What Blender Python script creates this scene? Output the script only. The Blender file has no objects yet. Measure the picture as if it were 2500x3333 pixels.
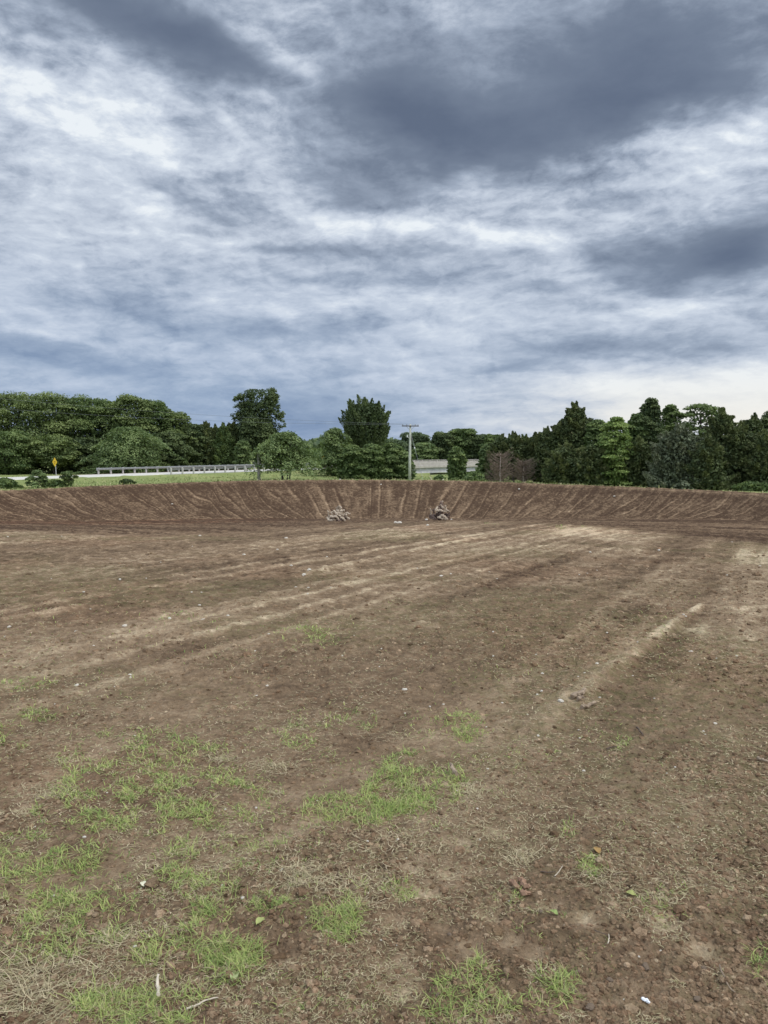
import bpy, math, random
import numpy as np
from mathutils import Vector

R = math.radians
SC = bpy.context.scene
COL = SC.collection

# ------------------------------------------------------------------ camera
EYE = 1.7
PITCH = R(5.09)
FPX, PCX, PCY = 2408.0, 1250.0, 1666.5
cam_d = bpy.data.cameras.new('camera')
cam_d.sensor_fit = 'VERTICAL'; cam_d.sensor_height = 36.0; cam_d.lens = 26.01
cam_d.clip_start = 0.05; cam_d.clip_end = 9000
cam = bpy.data.objects.new('camera', cam_d); COL.objects.link(cam)
cam.location = (0, 0, EYE); cam.rotation_euler = (R(90) - PITCH, 0, 0)
SC.camera = cam
SC.view_settings.view_transform = 'Standard'
SC.view_settings.look = 'None'
SC.view_settings.exposure = 0.15
SC.view_settings.gamma = 1.0

# ------------------------------------------------------------------ node helper
class NT:
    def __init__(s, tree): s.t = tree; s.n = tree.nodes; s.l = tree.links
    def put(s, sock, v):
        if v is None: return
        if isinstance(v, bpy.types.NodeSocket): s.l.new(v, sock)
        else:
            if hasattr(sock.default_value, '__len__'):
                if not hasattr(v, '__len__'): v = (v, v, v)
                k = len(sock.default_value)
                v = tuple(v)[:k] + (1.0,) * (k - len(v))
            sock.default_value = v
    def m(s, op, a, b=None, c=None, clamp=False):
        n = s.n.new('ShaderNodeMath'); n.operation = op; n.use_clamp = clamp
        s.put(n.inputs[0], a); s.put(n.inputs[1], b)
        if c is not None: s.put(n.inputs[2], c)
        return n.outputs[0]
    def vm(s, op, a, b=None):
        n = s.n.new('ShaderNodeVectorMath'); n.operation = op
        s.put(n.inputs[0], a); s.put(n.inputs[1], b)
        return n.outputs['Value'] if op in ('LENGTH', 'DOT_PRODUCT') else n.outputs[0]
    def comb(s, x, y, z):
        n = s.n.new('ShaderNodeCombineXYZ')
        for i, v in enumerate((x, y, z)): s.put(n.inputs[i], v)
        return n.outputs[0]
    def sep(s, v):
        n = s.n.new('ShaderNodeSeparateXYZ'); s.put(n.inputs[0], v); return n.outputs
    def noise(s, vec, scale, detail=4, rough=.55, dist=0, lac=2.0, color=False):
        n = s.n.new('ShaderNodeTexNoise'); s.put(n.inputs['Vector'], vec)
        n.inputs['Scale'].default_value = scale; n.inputs['Detail'].default_value = detail
        n.inputs['Roughness'].default_value = rough; n.inputs['Distortion'].default_value = dist
        n.inputs['Lacunarity'].default_value = lac
        return n.outputs['Color'] if color else n.outputs['Fac']
    def ramp(s, f, pts, interp='LINEAR'):
        n = s.n.new('ShaderNodeValToRGB'); s.put(n.inputs[0], f); cr = n.color_ramp
        cr.interpolation = interp
        while len(cr.elements) < len(pts): cr.elements.new(.5)
        for e, (p, c) in zip(cr.elements, pts):
            e.position = p
            e.color = (c, c, c, 1) if not hasattr(c, '__len__') else tuple(c) + (1,)
        return n.outputs[0]
    def mix(s, f, a, b, mode='MIX'):
        n = s.n.new('ShaderNodeMix'); n.data_type = 'RGBA'; n.blend_type = mode
        s.put(n.inputs[0], f); s.put(n.inputs[6], a); s.put(n.inputs[7], b)
        return n.outputs[2]
    def mapr(s, v, a, b, c, d):
        n = s.n.new('ShaderNodeMapRange'); s.put(n.inputs[0], v)
        for i, k in enumerate((a, b, c, d)): n.inputs[i + 1].default_value = k
        return n.outputs[0]
    def attr(s, name):
        n = s.n.new('ShaderNodeAttribute'); n.attribute_name = name; return n.outputs

def lin(r, g, b):
    f = lambda c: ((c / 255 + .055) / 1.055) ** 2.4 if c > 10 else c / 255 / 12.92
    return (f(r), f(g), f(b))

def px_dir(px, py):
    x, z = (px - PCX) / FPX, -(py - PCY) / FPX
    c, s = math.cos(PITCH), math.sin(PITCH)
    return np.array([x, c + z * s, z * c - s])

def px_azel(px, py):
    d = px_dir(px, py); d = d / np.linalg.norm(d)
    return math.degrees(math.atan2(d[0], d[1])), math.degrees(math.asin(d[2]))

# ------------------------------------------------------------------ sky
SUN_EL, SUN_AZ = R(50), R(112)        # azimuth clockwise from +Y
world = bpy.data.worlds.new('World'); SC.world = world; world.use_nodes = True
def build_sky():
    wt = world.node_tree; wt.nodes.clear(); N = NT(wt)
    tc = wt.nodes.new('ShaderNodeTexCoord'); d = tc.outputs['Generated']
    X, Y, Z = N.sep(d)[:3]
    az = N.m('MULTIPLY', N.m('ARCTAN2', X, Y), 57.2958)
    el = N.m('MULTIPLY', N.m('ARCSINE', Z), 57.2958)
    # projection on a cloud plane, softened at the horizon
    zz = N.m('ADD', N.m('MAXIMUM', Z, 0.0), 0.21)
    pl = N.comb(N.m('DIVIDE', X, zz), N.m('DIVIDE', Y, zz), 0.0)
    w1 = N.noise(pl, 1.1, 3, .5, color=True)
    w2 = N.noise(pl, 4.5, 3, .6, color=True)
    wv = N.vm('ADD', N.vm('SCALE', N.vm('SUBTRACT', w1, (.5, .5, .5))), (0, 0, 0))
    sc = wv.node.inputs[0].links[0].from_node; sc.inputs['Scale'].default_value = .55
    wv2 = N.vm('SCALE', N.vm('SUBTRACT', w2, (.5, .5, .5))); wv2.node.inputs['Scale'].default_value = .07
    plw = N.vm('ADD', N.vm('ADD', pl, wv), wv2)
    # rotate + stretch: wisps run towards the lower right
    mp = wt.nodes.new('ShaderNodeMapping'); mp.vector_type = 'TEXTURE'
    N.put(mp.inputs['Vector'], plw); mp.inputs['Rotation'].default_value = (0, 0, R(-35)); mp.inputs['Scale'].default_value = (1.15, 1.0, 1)
    q = mp.outputs[0]
    n_big = N.noise(q, 1.0, 5, .5)
    n_mid = N.noise(q, 3.0, 6, .55)
    n_fin = N.noise(q, 10.0, 5, .6)
    dv = N.vm('ADD', N.vm('MULTIPLY', d, (1, 1, 2.3)), N.vm('MULTIPLY', N.vm('SUBTRACT', w2, (.5, .5, .5)), (.05, .05, .05)))
    emb = N.m('SUBTRACT', N.noise(dv, 9.0, 8, .64), N.noise(N.vm('ADD', dv, (-.010, 0, -.018)), 9.0, 8, .64))
    bil = N.m('ABSOLUTE', N.m('SUBTRACT', N.noise(q, 4.2, 5, .58), .5)); bil2 = N.m('ABSOLUTE', N.m('SUBTRACT', N.noise(N.vm('ADD', q, (7.1, 3.3, 0)), 8.5, 4, .6), .5))
    # warped angular coordinates for the large masses
    ws = N.sep(N.noise(pl, 1.6, 5, .6, color=True))
    amp = N.m('ADD', N.m('MULTIPLY', el, .42), 1.6)
    azw = N.m('ADD', az, N.m('MULTIPLY', N.m('SUBTRACT', ws[0], .5), N.m('MULTIPLY', amp, 1.3)))
    elw = N.m('ADD', el, N.m('MULTIPLY', N.m('SUBTRACT', ws[1], .5), amp))
    S = 2500 / 1659.0
    blobs = [  # display px centre, semi axes, tilt (deg, + = down to the right), weight
        (250, 60, 220, 70, 20, -.42), (430, 165, 150, 62, 20, -.44), (150, -60, 330, 90, 5, -.30),
        (900, 290, 230, 62, 8, -.48), (1180, 200, 330, 120, -8, -.56), (1480, 120, 260, 110, -5, -.40),
        (1560, 195, 150, 40, 0, -.16), (1050, 30, 260, 80, 0, -.14), (820, 150, 120, 90, 20, -.22),
        (760, 385, 170, 34, 12, -.18), (1500, 560, 210, 55, -6, -.52), (1640, 500, 90, 80, -10, -.30),
        (1330, 540, 90, 30, 0, -.16), (400, 388, 95, 26, 12, -.30), (430, 462, 50, 14, 10, -.16),
        (610, 524, 90, 15, 2, -.24), (950, 560, 190, 25, 5, -.20), (880, 625, 190, 25, 3, -.20),
        (330, 650, 330, 45, 8, -.14), (60, 755, 230, 32, 5, -.30), (420, 715, 180, 25, 5, -.12), (1180, 625, 90, 14, 3, -.22),
        (1280, 745, 220, 26, 3, -.26), (1120, 795, 70, 20, 3, -.26), (1600, 700, 130, 40, 0, -.10), (680, 715, 120, 18, 6, -.16),
        (500, 880, 700, 60, 0, -.16), (690, 930, 160, 50, 0, -.18), (200, 830, 400, 40, 2, -.04), (130, 385, 120, 30, 20, -.10), (60, 290, 60, 40, 20, -.12),
        # bright breaks
        (540, 25, 120, 45, 20, .12), (600, 190, 80, 34, 35, .26), (540, 300, 90, 45, 35, .26), (40, 110, 90, 24, 30, .15),
        (290, 250, 170, 32, 18, .12), (200, 350, 170, 60, 20, .07), (760, 455, 210, 30, 12, .24), (1020, 500, 150, 30, 15, .24),
        (330, 440, 200, 36, 8, .10), (1150, 375, 200, 36, -8, .10), (1590, 300, 120, 42, -12, .22),
        (1400, 300, 120, 25, -10, .14), (1380, 640, 160, 16, 8, .26), (1250, 600, 60, 14, 10, .14), (700, 650, 70, 20, 20, .16),
        (620, 690, 60, 18, 20, .20), (60, 700, 110, 10, 14, .12), (1430, 825, 260, 24, -2, .30), (1600, 875, 260, 50, 0, .22),
        (760, 760, 140, 16, 4, .10)]
    tot = None
    for (cx, cy, ax, ay, ti, w) in blobs:
        a0, e0 = px_azel(cx * S, cy * S)
        k = S / FPX * 57.3; ce = math.cos(R(e0))
        rx, ry = ax * k, ay * k * ce
        t = R(-ti)
        da = N.m('MULTIPLY', N.m('SUBTRACT', azw, a0), ce); de = N.m('SUBTRACT', elw, e0)
        p = N.m('ADD', N.m('MULTIPLY', da, math.cos(t) / rx), N.m('MULTIPLY', de, math.sin(t) / rx))
        r_ = N.m('ADD', N.m('MULTIPLY', da, -math.sin(t) / ry), N.m('MULTIPLY', de, math.cos(t) / ry))
        s2 = N.m('ADD', N.m('MULTIPLY', p, p), N.m('MULTIPLY', r_, r_))
        g = N.m('EXPONENT', N.m('MULTIPLY', N.m('POWER', s2, 1.05), -.75))
        g = N.m('MULTIPLY', g, w * (.68 if w < -.36 else 1.12 if w < 0 else 1.0))
        tot = g if tot is None else N.m('ADD', tot, g)
    low = N.mapr(el, 2, 20, .38, 1.0)
    v = N.m('ADD', .68, tot)
    v = N.m('ADD', v, N.m('MULTIPLY', N.m('SUBTRACT', n_big, .5), .50))
    # fine texture is strongest where the layer is broken, weakest inside the dark masses
    tex = N.mapr(v, .15, .55, .12, 1.0)
    tex = N.m('MULTIPLY', tex, low)
    # ragged cells with a defined edge, lit along one side
    cell = N.ramp(N.noise(q, 3.4, 8, .62), [(.40, 0.0), (.50, .45), (.60, 1.0)])
    v = N.m('ADD', v, N.m('MULTIPLY', N.m('SUBTRACT', cell, .5), N.m('MULTIPLY', tex, .26)))
    v = N.m('ADD', v, N.m('MULTIPLY', N.m('SUBTRACT', n_mid, .5), N.m('MULTIPLY', tex, .45)))
    v = N.m('ADD', v, N.m('MULTIPLY', N.m('SUBTRACT', n_fin, .5), N.m('MULTIPLY', tex, .40)))
    v = N.m('ADD', v, N.m('MULTIPLY', emb, N.m('MULTIPLY', tex, 1.45)))
    v = N.m('ADD', v, 0.0, clamp=True)
    colA = N.ramp(v, [(0.0, lin(96, 108, 129)), (.22, lin(119, 131, 150)), (.45, lin(157, 169, 187)),
                      (.65, lin(190, 200, 215)), (.82, lin(210, 219, 231)), (1.0, lin(236, 242, 247))])
    colB = N.ramp(v, [(0.0, lin(96, 124, 164)), (.25, lin(117, 143, 181)), (.5, lin(154, 174, 202)),
                      (.72, lin(184, 198, 220)), (1.0, lin(226, 232, 240))])
    fb = N.m('MULTIPLY', N.mapr(el, 1, 15, 1, 0), N.mapr(az, -12, 22, 1, .25))
    c = N.mix(fb, colA, colB)
    cream = N.m('MULTIPLY', N.m('MULTIPLY', N.mapr(el, 2.0, 6.5, 1, 0), N.mapr(az, 2, 20, 0, 1)), N.mapr(v, .5, .82, 0, 1))
    c = N.mix(N.m('MULTIPLY', cream, .85), c, lin(243, 240, 232))
    # unseen sky overhead and behind is boosted to throw more light on the ground
    sky = wt.nodes.new('ShaderNodeTexSky'); sky.sky_type = 'NISHITA'; sky.sun_disc = False
    sky.sun_elevation = SUN_EL; sky.sun_rotation = SUN_AZ
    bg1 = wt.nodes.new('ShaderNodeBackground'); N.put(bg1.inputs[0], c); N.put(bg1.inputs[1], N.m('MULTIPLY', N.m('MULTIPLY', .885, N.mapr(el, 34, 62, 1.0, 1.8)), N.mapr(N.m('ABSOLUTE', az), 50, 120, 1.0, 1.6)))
    bg2 = wt.nodes.new('ShaderNodeBackground'); N.put(bg2.inputs[0], sky.outputs[0]); bg2.inputs[1].default_value = .004
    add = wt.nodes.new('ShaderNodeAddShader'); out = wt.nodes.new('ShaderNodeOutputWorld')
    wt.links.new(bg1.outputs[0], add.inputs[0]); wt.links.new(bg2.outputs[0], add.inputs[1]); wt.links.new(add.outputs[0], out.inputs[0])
    world.cycles.sampling_method = 'MANUAL'; world.cycles.sample_map_resolution = 512
build_sky()

sun_d = bpy.data.lights.new('sun', 'SUN'); sun_d.energy = 1.5; sun_d.angle = R(14); sun_d.color = (1, .95, .86)
sun = bpy.data.objects.new('sun', sun_d); COL.objects.link(sun)
sv = Vector((math.sin(SUN_AZ) * math.cos(SUN_EL), math.cos(SUN_AZ) * math.cos(SUN_EL), math.sin(SUN_EL)))
sun.rotation_euler = sv.to_track_quat('Z', 'Y').to_euler(); sun.location = (0, 0, 40)

# ------------------------------------------------------------------ numpy noise
def h2(ix, iy, seed):
    n = (ix.astype(np.int64) * 374761393 + iy.astype(np.int64) * 668265263 + seed * 1442695041) & 0xffffffff
    n = ((n ^ (n >> 13)) * 1274126177) & 0xffffffff
    return ((n ^ (n >> 16)) & 0xffffff) / float(0xffffff)
def vnoise(x, y, seed=0):
    ix, iy = np.floor(x), np.floor(y); fx, fy = x - ix, y - iy
    fx = fx * fx * (3 - 2 * fx); fy = fy * fy * (3 - 2 * fy)
    a = h2(ix, iy, seed); b = h2(ix + 1, iy, seed); c = h2(ix, iy + 1, seed); d = h2(ix + 1, iy + 1, seed)
    return (a + (b - a) * fx) * (1 - fy) + (c + (d - c) * fx) * fy
def fbm(x, y, seed=0, octv=4, g=.5):
    t = 0; a = 1; s = 0
    for i in range(octv):
        t = t + a * vnoise(x * 2 ** i + i * 17.3, y * 2 ** i - i * 9.1, seed + i); s += a; a *= g
    return t / s
def worley(x, y, seed=0):
    ix, iy = np.floor(x), np.floor(y); d1 = np.full(x.shape, 9.0); cid = np.zeros(x.shape)
    for i in (-1, 0, 1):
        for j in (-1, 0, 1):
            cx, cy = ix + i, iy + j
            px = cx + h2(cx, cy, seed); py = cy + h2(cx, cy, seed + 5)
            d = (px - x) ** 2 + (py - y) ** 2; k = d < d1
            d1 = np.where(k, d, d1); cid = np.where(k, h2(cx, cy, seed + 9), cid)
    return np.sqrt(d1), cid
def sstep(a, b, v):
    t = np.clip((v - a) / (b - a), 0, 1); return t * t * (3 - 2 * t)

# ------------------------------------------------------------------ shape of the land
TH = np.array([-180, -120, -75, -48, -35, -27.4, -19.4, -10.6, -1.7, 5.9, 12.9, 19.4, 23.5, 27.4, 35, 48, 75, 120, 180.])
YE = np.array([14, 14, 16, 20, 24.5, 26.9/.888, 23.6/.943, 25.5/.983, 32, 35/.995, 32/.975, 26.7/.943, 23/.917, 20/.888, 17, 15, 14, 14, 14.])   # edge of the graded pad (range)
YF = np.array([22, 24, 32, 45, 54, 52/.888, 55/.943, 59/.983, 60, 59.5/.995, 57/.975, 52/.943, 49.5/.917, 46/.888, 44, 38, 30, 24, 22.])     # foot of the bank
DF = np.array([2.0, 2.4, 3.6, 4.6, 5.0, 5.27, 5.6, 5.85, 5.91, 5.85, 5.6, 5.13, 4.9, 4.64, 4.4, 4.0, 3.2, 2.4, 2.0])
YC = np.array([24, 27, 37, 50, 59, 57.3/.888, 61/.943, 66/.983, 68.2, 67.5/.995, 64/.975, 57.3/.943, 53.5/.917, 50/.888, 48, 42, 33, 27, 24.])
TC = np.array([0, 0, 0, 0, 0, .0615, .0531, .0475, .0463, .0475, .0531, .0589, .0625, .067, 0, 0, 0, 0, 0.])
DC = np.array([1.9, 2.2, 2.9, 3.3, 3.45, 3.52, 3.24, 3.14, 3.16, 3.2, 3.39, 3.36, 3.34, 3.34, 3.3, 3.1, 2.7, 2.2, 1.9])
def tab(th, T):
    t = np.degrees(th)
    return (np.interp(t, TH, T) + np.interp(t - 2, TH, T) + np.interp(t + 2, TH, T) + np.interp(t - 1, TH, T) + np.interp(t + 1, TH, T)) / 5
ROAD_P, ROAD_T = np.array([-42.8, 82.5]), np.array([.6456, .7637])
ROAD_N = np.array([.7637, -.6456])    # towards the camera side
def road_sd(x, y):
    dx, dy = x - ROAD_P[0], y - ROAD_P[1]
    return dx * ROAD_T[0] + dy * ROAD_T[1], dx * ROAD_N[0] + dy * ROAD_N[1]
def road_drop(s): return 3.60 + np.interp(s, [-60, 0, 40, 75, 110], [0, 0, -.02, .02, .30])
def base_drop(x, y):
    r = np.hypot(x, y) + 1e-6; th = np.arctan2(x, y)
    re, rf, rc, df, dc = (tab(th, T) for T in (YE, YF, YC, DF, DC))
    near = lambda yy: EYE + .055 * (np.sqrt(yy * yy + 9) + yy) * .5 - .055 * 1.5
    D0 = near(y)
    de = near(re * np.cos(th))
    v = np.clip((r - re) / (rf - re), 0, 1)
    w = np.clip((r - rf) / (rc - rf), 0, 1)
    # soft corners
    D1 = de + (df - de) * (v + .10 * np.sin(v * np.pi) * 0)
    wb = w - .10 * np.sin(w * np.pi)
    D2 = df + (dc - df) * wb
    D = np.where(r < re, D0, np.where(r < rf, D1, D2))
    # ground beyond the crest
    rr = r - rc
    out_b = np.interp(np.degrees(th), [-180, -60, -28, -8, 4, 14, 28, 60, 180], [1.9, 3.3, 3.72, 3.9, 4.35, 3.9, 3.75, 3.2, 1.9])
    out_b = out_b + np.clip((r - 75) / 60, 0, 1.4) * .35
    s, d = road_sd(x, y)
    ad = np.abs(d)
    emb = (1 - sstep(4.0, 8.5, ad)) * (1 - sstep(58, 64, s))
    out = out_b * (1 - emb) + (road_drop(s) + .06) * emb
    creek = np.exp(-((s - 80) / 13) ** 2) * np.exp(-((d + 1) / 13.0) ** 2)
    out = out + creek * 2.2
    far = np.clip((r - 230) / 700, 0, 1)
    out = out + far * 2.2
    k = sstep(1.4, 11, rr)
    D = np.where(rr > 1.2, dc * (1 - k) + out * k, D)
    return D, r, th, re, rf, rc, v, w, rr
def base_z(x, y):
    x = np.asarray(x, float); y = np.asarray(y, float)
    return EYE - base_drop(x, y)[0]

def px_ground(px, py, rmax=120):
    d = px_dir(px, py)
    t = np.concatenate([np.linspace(.8, 12, 600), np.linspace(12, rmax, 2600)])
    z = EYE + d[2] * t; g = base_z(d[0] * t, d[1] * t)
    i = np.argmax(z <= g)
    if i == 0: return None
    return np.array([d[0] * t[i], d[1] * t[i], g[i]])
def px_at(px, py, Y):
    d = px_dir(px, py); t = Y / d[1]; return np.array([d[0] * t, Y, EYE + d[2] * t])

# track direction of the blade passes on the pad: they fan slightly
TRK = R(28.2)
def track_coord(x, y):
    p = x * math.cos(TRK) - y * math.sin(TRK); q = x * math.sin(TRK) + y * math.cos(TRK)
    return p, q

def seg_mask(x, y, a, b, w0, w1):
    """soft band along a-b, width w0->w1; returns (mask, along 0..1)"""
    a = np.asarray(a)[:2]; b = np.asarray(b)[:2]; L = b - a; l2 = (L ** 2).sum()
    t = ((x - a[0]) * L[0] + (y - a[1]) * L[1]) / l2
    d = np.abs((x - a[0]) * L[1] - (y - a[1]) * L[0]) / math.sqrt(l2)
    w = w0 + (w1 - w0) * np.clip(t, 0, 1)
    return np.exp(-(d / w) ** 2) * sstep(-.03, .03, t) * (1 - sstep(.97, 1.03, t)), t, d

PALE_A, PALE_B = px_ground(1700, 2385), px_ground(2283, 1966)
G2 = [px_ground(a, b) for a, b in ((995, 1869), (1643, 1733))]
G3 = [px_ground(a, b) for a, b in ((0, 2019), (301, 1978))]
def ell(x, y, px, py, rx, ry, warp=.35, seed=3):
    """soft ellipse whose axes are given in picture pixels where it was measured; a real patch on the ground"""
    c = px_ground(px, py); cx = px_ground(px + rx, py); cy = px_ground(px, py - ry)
    if c is None or cx is None or cy is None: return np.zeros_like(x)
    a = np.hypot(*(cx - c)[:2]); b = np.hypot(*(cy - c)[:2])
    m = (np.abs(x - c[0]) < 3 * max(a, b)) & (np.abs(y - c[1]) < 3 * max(a, b))
    o = np.zeros_like(x); X, Y = x[m] - c[0], y[m] - c[1]
    az = math.atan2(c[0], c[1]); u = X * math.cos(az) - Y * math.sin(az); v = X * math.sin(az) + Y * math.cos(az)
    d = np.sqrt((u / a) ** 2 + (v / b) ** 2) + (fbm(x[m] / a * 2.2, y[m] / a * 2.2, seed, 3) - .5) * warp * 2
    o[m] = 1 - sstep(.6, 1.15, d); return o

def surf_detail(x, y, B=None, fine=True):
    """height detail plus dryness (with painted groove shadows) / green / red / clod masks of the bare soil"""
    D, r, th, re, rf, rc, v, w, rr = B if B is not None else base_drop(x, y)
    p, q = track_coord(x, y); on_bank0 = sstep(0, .04, w)
    on_pad = 1 - sstep(-.03, .05, (r - re) / rf - .01)
    on_floor = sstep(.0, .05, (r - re) / rf) * (1 - sstep(0, .04, w))
    on_bank = sstep(0, .04, w)
    h = np.zeros_like(x); dry = np.full_like(x, .46)
    n1 = fbm(x * .11, y * .11, 1, 4); n2 = fbm(x * .9, y * .9, 2, 4); n6 = fbm(x * 4.3, y * 4.3, 5, 4); n3 = fbm(p * 2.1, q * .045, 3, 4)
    h += (n2 - .5) * .045 * np.clip(r / 6, .3, 1)
    h += (fbm(x * 8.5, y * 8.5, 8, 3) - .5) * .075 * sstep(2.5, 7, r) * (1 - sstep(22, 34, r)) * (1 - on_bank0)
    h += (fbm(x * 3.6, y * 3.6, 9, 3) - .5) * .09 * sstep(10, 22, r) * (1 - on_bank0)
    h += (n6 - .5) * .035 * sstep(6, 16, r)
    # --- pad: parallel blade passes
    wob = (fbm(p * .15, q * .03, 7, 3) - .5) * 1.4
    sp = 2.7; ph = (p + wob) / sp; k = np.floor(ph); f = ph - k
    tone = h2(k, k * 0 + 3, 11)
    brk = sstep(.40, .62, fbm(q * .07 + k * 7.7, k * 3.1, 12, 3))
    line = np.exp(-((f - .5) / .035) ** 2) * brk
    line2 = np.exp(-((f - .62) / .05) ** 2) * brk
    far = sstep(2.5, 9, r)
    spat = np.clip((n1 - .5) * 1.1, -.3, .3)
    lf = .16 + .84 * sstep(12, 30, r)
    padd = .50 + spat * .15 + (tone - .5) * .15 * far + (n3 - .5) * .58 * (.4 + .6 * far) + line * .18 * lf - line2 * .14 * lf + (n6 - .5) * .48 * sstep(4, 14, r)
    f2 = (p * 1.0 + wob) / .675; f2 = f2 - np.floor(f2)
    padd += (np.exp(-((f2 - .5) / .15) ** 2) - .27) * .22 * far * sstep(.15, .65, fbm(q * .06, p * .4, 15, 2))
    h += (line * .012 - line2 * .010) * on_pad * (.25 + .75 * sstep(9, 24, r))
    h += (n3 - .5) * .05 * on_pad
    # --- floor: dark, damp, with wheel and blade lines that run round the basin
    rn = (r - re) / np.maximum(rf - re, 1)
    rsk = r + 1.5 * np.minimum(np.degrees(th) + 5, 0)
    fl = .17 - .08 * sstep(.4, .9, rn) + (fbm(th * 6, rsk * 1.1, 21, 4) - .5) * .8 + (n1 - .5) * .3 + (n6 - .5) * .5
    deg = np.degrees(th)
    # --- bank
    side = np.interp(deg, [-60, -27.4, -22, -14, -6, -1.5, 2, 6, 14, 22, 27, 60], [-.16, -.10, -.085, -.06, -.035, 0, .008, .028, .052, .06, .05, .09])
    u = np.tan(np.clip(th, -1.3, 1.3)); gg = np.power(np.clip(w, 0, 1), .72)
    jit = (fbm(u * 26, w * .2, 31, 2) - .5) * .020 + (fbm(u * 70, w * 3.0, 30, 2) - .5) * .003
    pu = (u - side * gg + jit) / .0150
    kf = np.floor(pu); ff = pu - kf; stn = h2(kf, kf * 0 + 1, 33)
    ridge = np.exp(-((ff - .5) / (.05 + .08 * stn)) ** 2); trough = np.exp(-((ff - .5 - .14 - .05 * stn) / .08) ** 2)
    sb = sstep(.30, .55, fbm(kf * 5.1, w * 2.3 + kf, 34, 3)) * (1 - sstep(.75, 1.0, w) * .8)
    fine_s = fbm(pu * 3.2, w * 3, 35, 4)
    fg = pu * 3.0; fg = fg - np.floor(fg)
    bank = .13 + (np.exp(-((fg - .5) / .2) ** 2) - .35) * .07 * sstep(.4, .6, fbm(kf * 1.7, w * 3, 40, 2)) + (stn - .5) * .08 + ridge * (.15 + .85 * sb) * .27 - trough * (.3 + .7 * sb) * .22 + (fine_s - .5) * .45 + (n2 - .5) * .30 - sstep(.72, .95, w) * .12  # trough term paints a dark shadow line beside each ridge
    h += on_bank * (1 - sstep(.93, 1, w)) * (ridge * .022 - trough * .026) * (.2 + sb) * sstep(.3, .6, fbm(kf * 3.3, w * 3 + kf * 2, 38, 2))
    crum = fbm(x * 3.1, y * 3.1, 36, 4); crum2 = fbm(x * 9.0, y * 9.0, 39, 3)
    h += on_bank * ((crum - .5) * .16 + (crum2 - .5) * .07)
    bank += ((crum2 - .5) * .55 + (crum - .5) * .25)
    h += on_floor * ((crum - .5) * .10 + (crum2 - .5) * .05)
    crest = np.exp(-((rr - .35) / .55) ** 2) + .6 * sstep(1.0, 2.0, rr)
    footl = np.exp(-((w - .02) / .03) ** 2) * sstep(.45, .62, fbm(th * 30, th * 0, 37, 3)) * (w > 0)
    dry = padd * on_pad + fl * on_floor + bank * on_bank
    dry = dry + crest * .34 + footl * .22 - on_bank * 0
    # --- particular marks
    m, t, d = seg_mask(x, y, PALE_A, PALE_B, .13, .055)
    sm = m * (sstep(.3, .55, fbm(q * 1.4, p * 3, 41, 3)) * .6 + .4)
    dry = dry * (1 - m * .2) + sm * (.18 + .5 * sstep(.15, .6, t))
    m2, t2, d2 = seg_mask(x + -.13, y + .09, PALE_A, PALE_B, .16, .12)
    m2 = np.clip(m2 - m, 0, 1); h += m * .03 - m2 * .018; dry -= m2 * .08
    for (A, Bp, ww, g) in ((G2[0], G2[1], .16, .34), (G3[0], G3[1], .08, .25)):
        mm, _, _ = seg_mask(x, y, A, Bp, ww, ww * 1.2); dry += mm * g; h += mm * .05
    blot = sstep(.48, .62, fbm(x * 2.1, y * 2.1, 44, 4))
    streaky = sstep(.47, .6, fbm(p * 2.3, q * .35, 45, 4))
    for (a, b, c, e, g) in ((1950, 1735, 160, 18, .26), (1880, 1790, 170, 16, .16), (2110, 1800, 60, 14, .3), (1400, 1740, 200, 12, .22), (2060, 1760, 90, 12, .25),
                            (1920, 1890, 110, 26, .16), (1440, 1770, 120, 14, .12), (2450, 1810, 60, 24, .34), (2270, 2045, 55, 30, .12), (1240, 1735, 200, 12, .14)):
        dry += ell(x, y, a, b, c, e) * g * (.35 + .65 * np.maximum(blot, streaky))
    dry += ell(x, y, 2270, 2045, 62, 34) * blot * .3
    dk = np.zeros_like(x)
    for (a, b, c, e, g) in ((2060, 1990, 90, 38, .22), (2260, 1800, 60, 14, .10), (1690, 1860, 90, 16, .12), (1310, 2480, 200, 50, .12), (900, 1905, 260, 30, .12), (1650, 3050, 500, 160, .10),
                            (1700, 2050, 300, 60, -.05), (1150, 2210, 300, 60, .08), (2300, 2350, 250, 130, .10)):
        k_ = ell(x, y, a, b, c, e, .5); dry -= k_ * g
    tread = ell(x, y, 2060, 1975, 75, 30); tp = (x * .9 + y * .43) / .16
    h += tread * .012 * np.sin(tp * 6.283); dry += tread * .12 * np.sin(tp * 6.283)
    # grouser pads pressed by tracks close to the camera (smooth tan dimples)
    # two rows of prints
    smooth = np.zeros_like(x)
    for (a, b) in PRINTS:
        k_ = np.exp(-(((x - a[0]) ** 2 + (y - a[1]) ** 2) / b ** 2)); smooth = np.maximum(smooth, k_)
    dry += smooth * .24; h -= smooth * .014
    # faint smooth ruts running to the lower left
    for (A, Bp, ww) in RUTS:
        mm, _, _ = seg_mask(x, y, A, Bp, ww, ww * .8); dry += mm * .06; h -= mm * .016; smooth = np.maximum(smooth, mm * .8)
    smooth = np.maximum(smooth, m * .9)
    red = np.zeros_like(x)
    red += np.interp(deg, [-40, -28, -12, -4], [1, 1, .8, 0]) * on_floor * sstep(.35, .75, rn) * sstep(.35, .6, fbm(th * 5, r * .9, 51, 3)) * .9
    red += .25 * on_bank * np.interp(deg, [-30, -20, 20, 30], [.7, .5, .35, .3])
    red += on_pad * sstep(.52, .7, fbm(x * .5, y * .5, 52, 3)) * .25
    red += on_floor * .15
    green = on_pad * (sstep(.44, .66, fbm(x * .35, y * .35, 53, 4)) * .8) * (1 - sstep(24, 40, r))
    green *= (1 - sstep(10, 24, x - y * .2) * .5)
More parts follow.
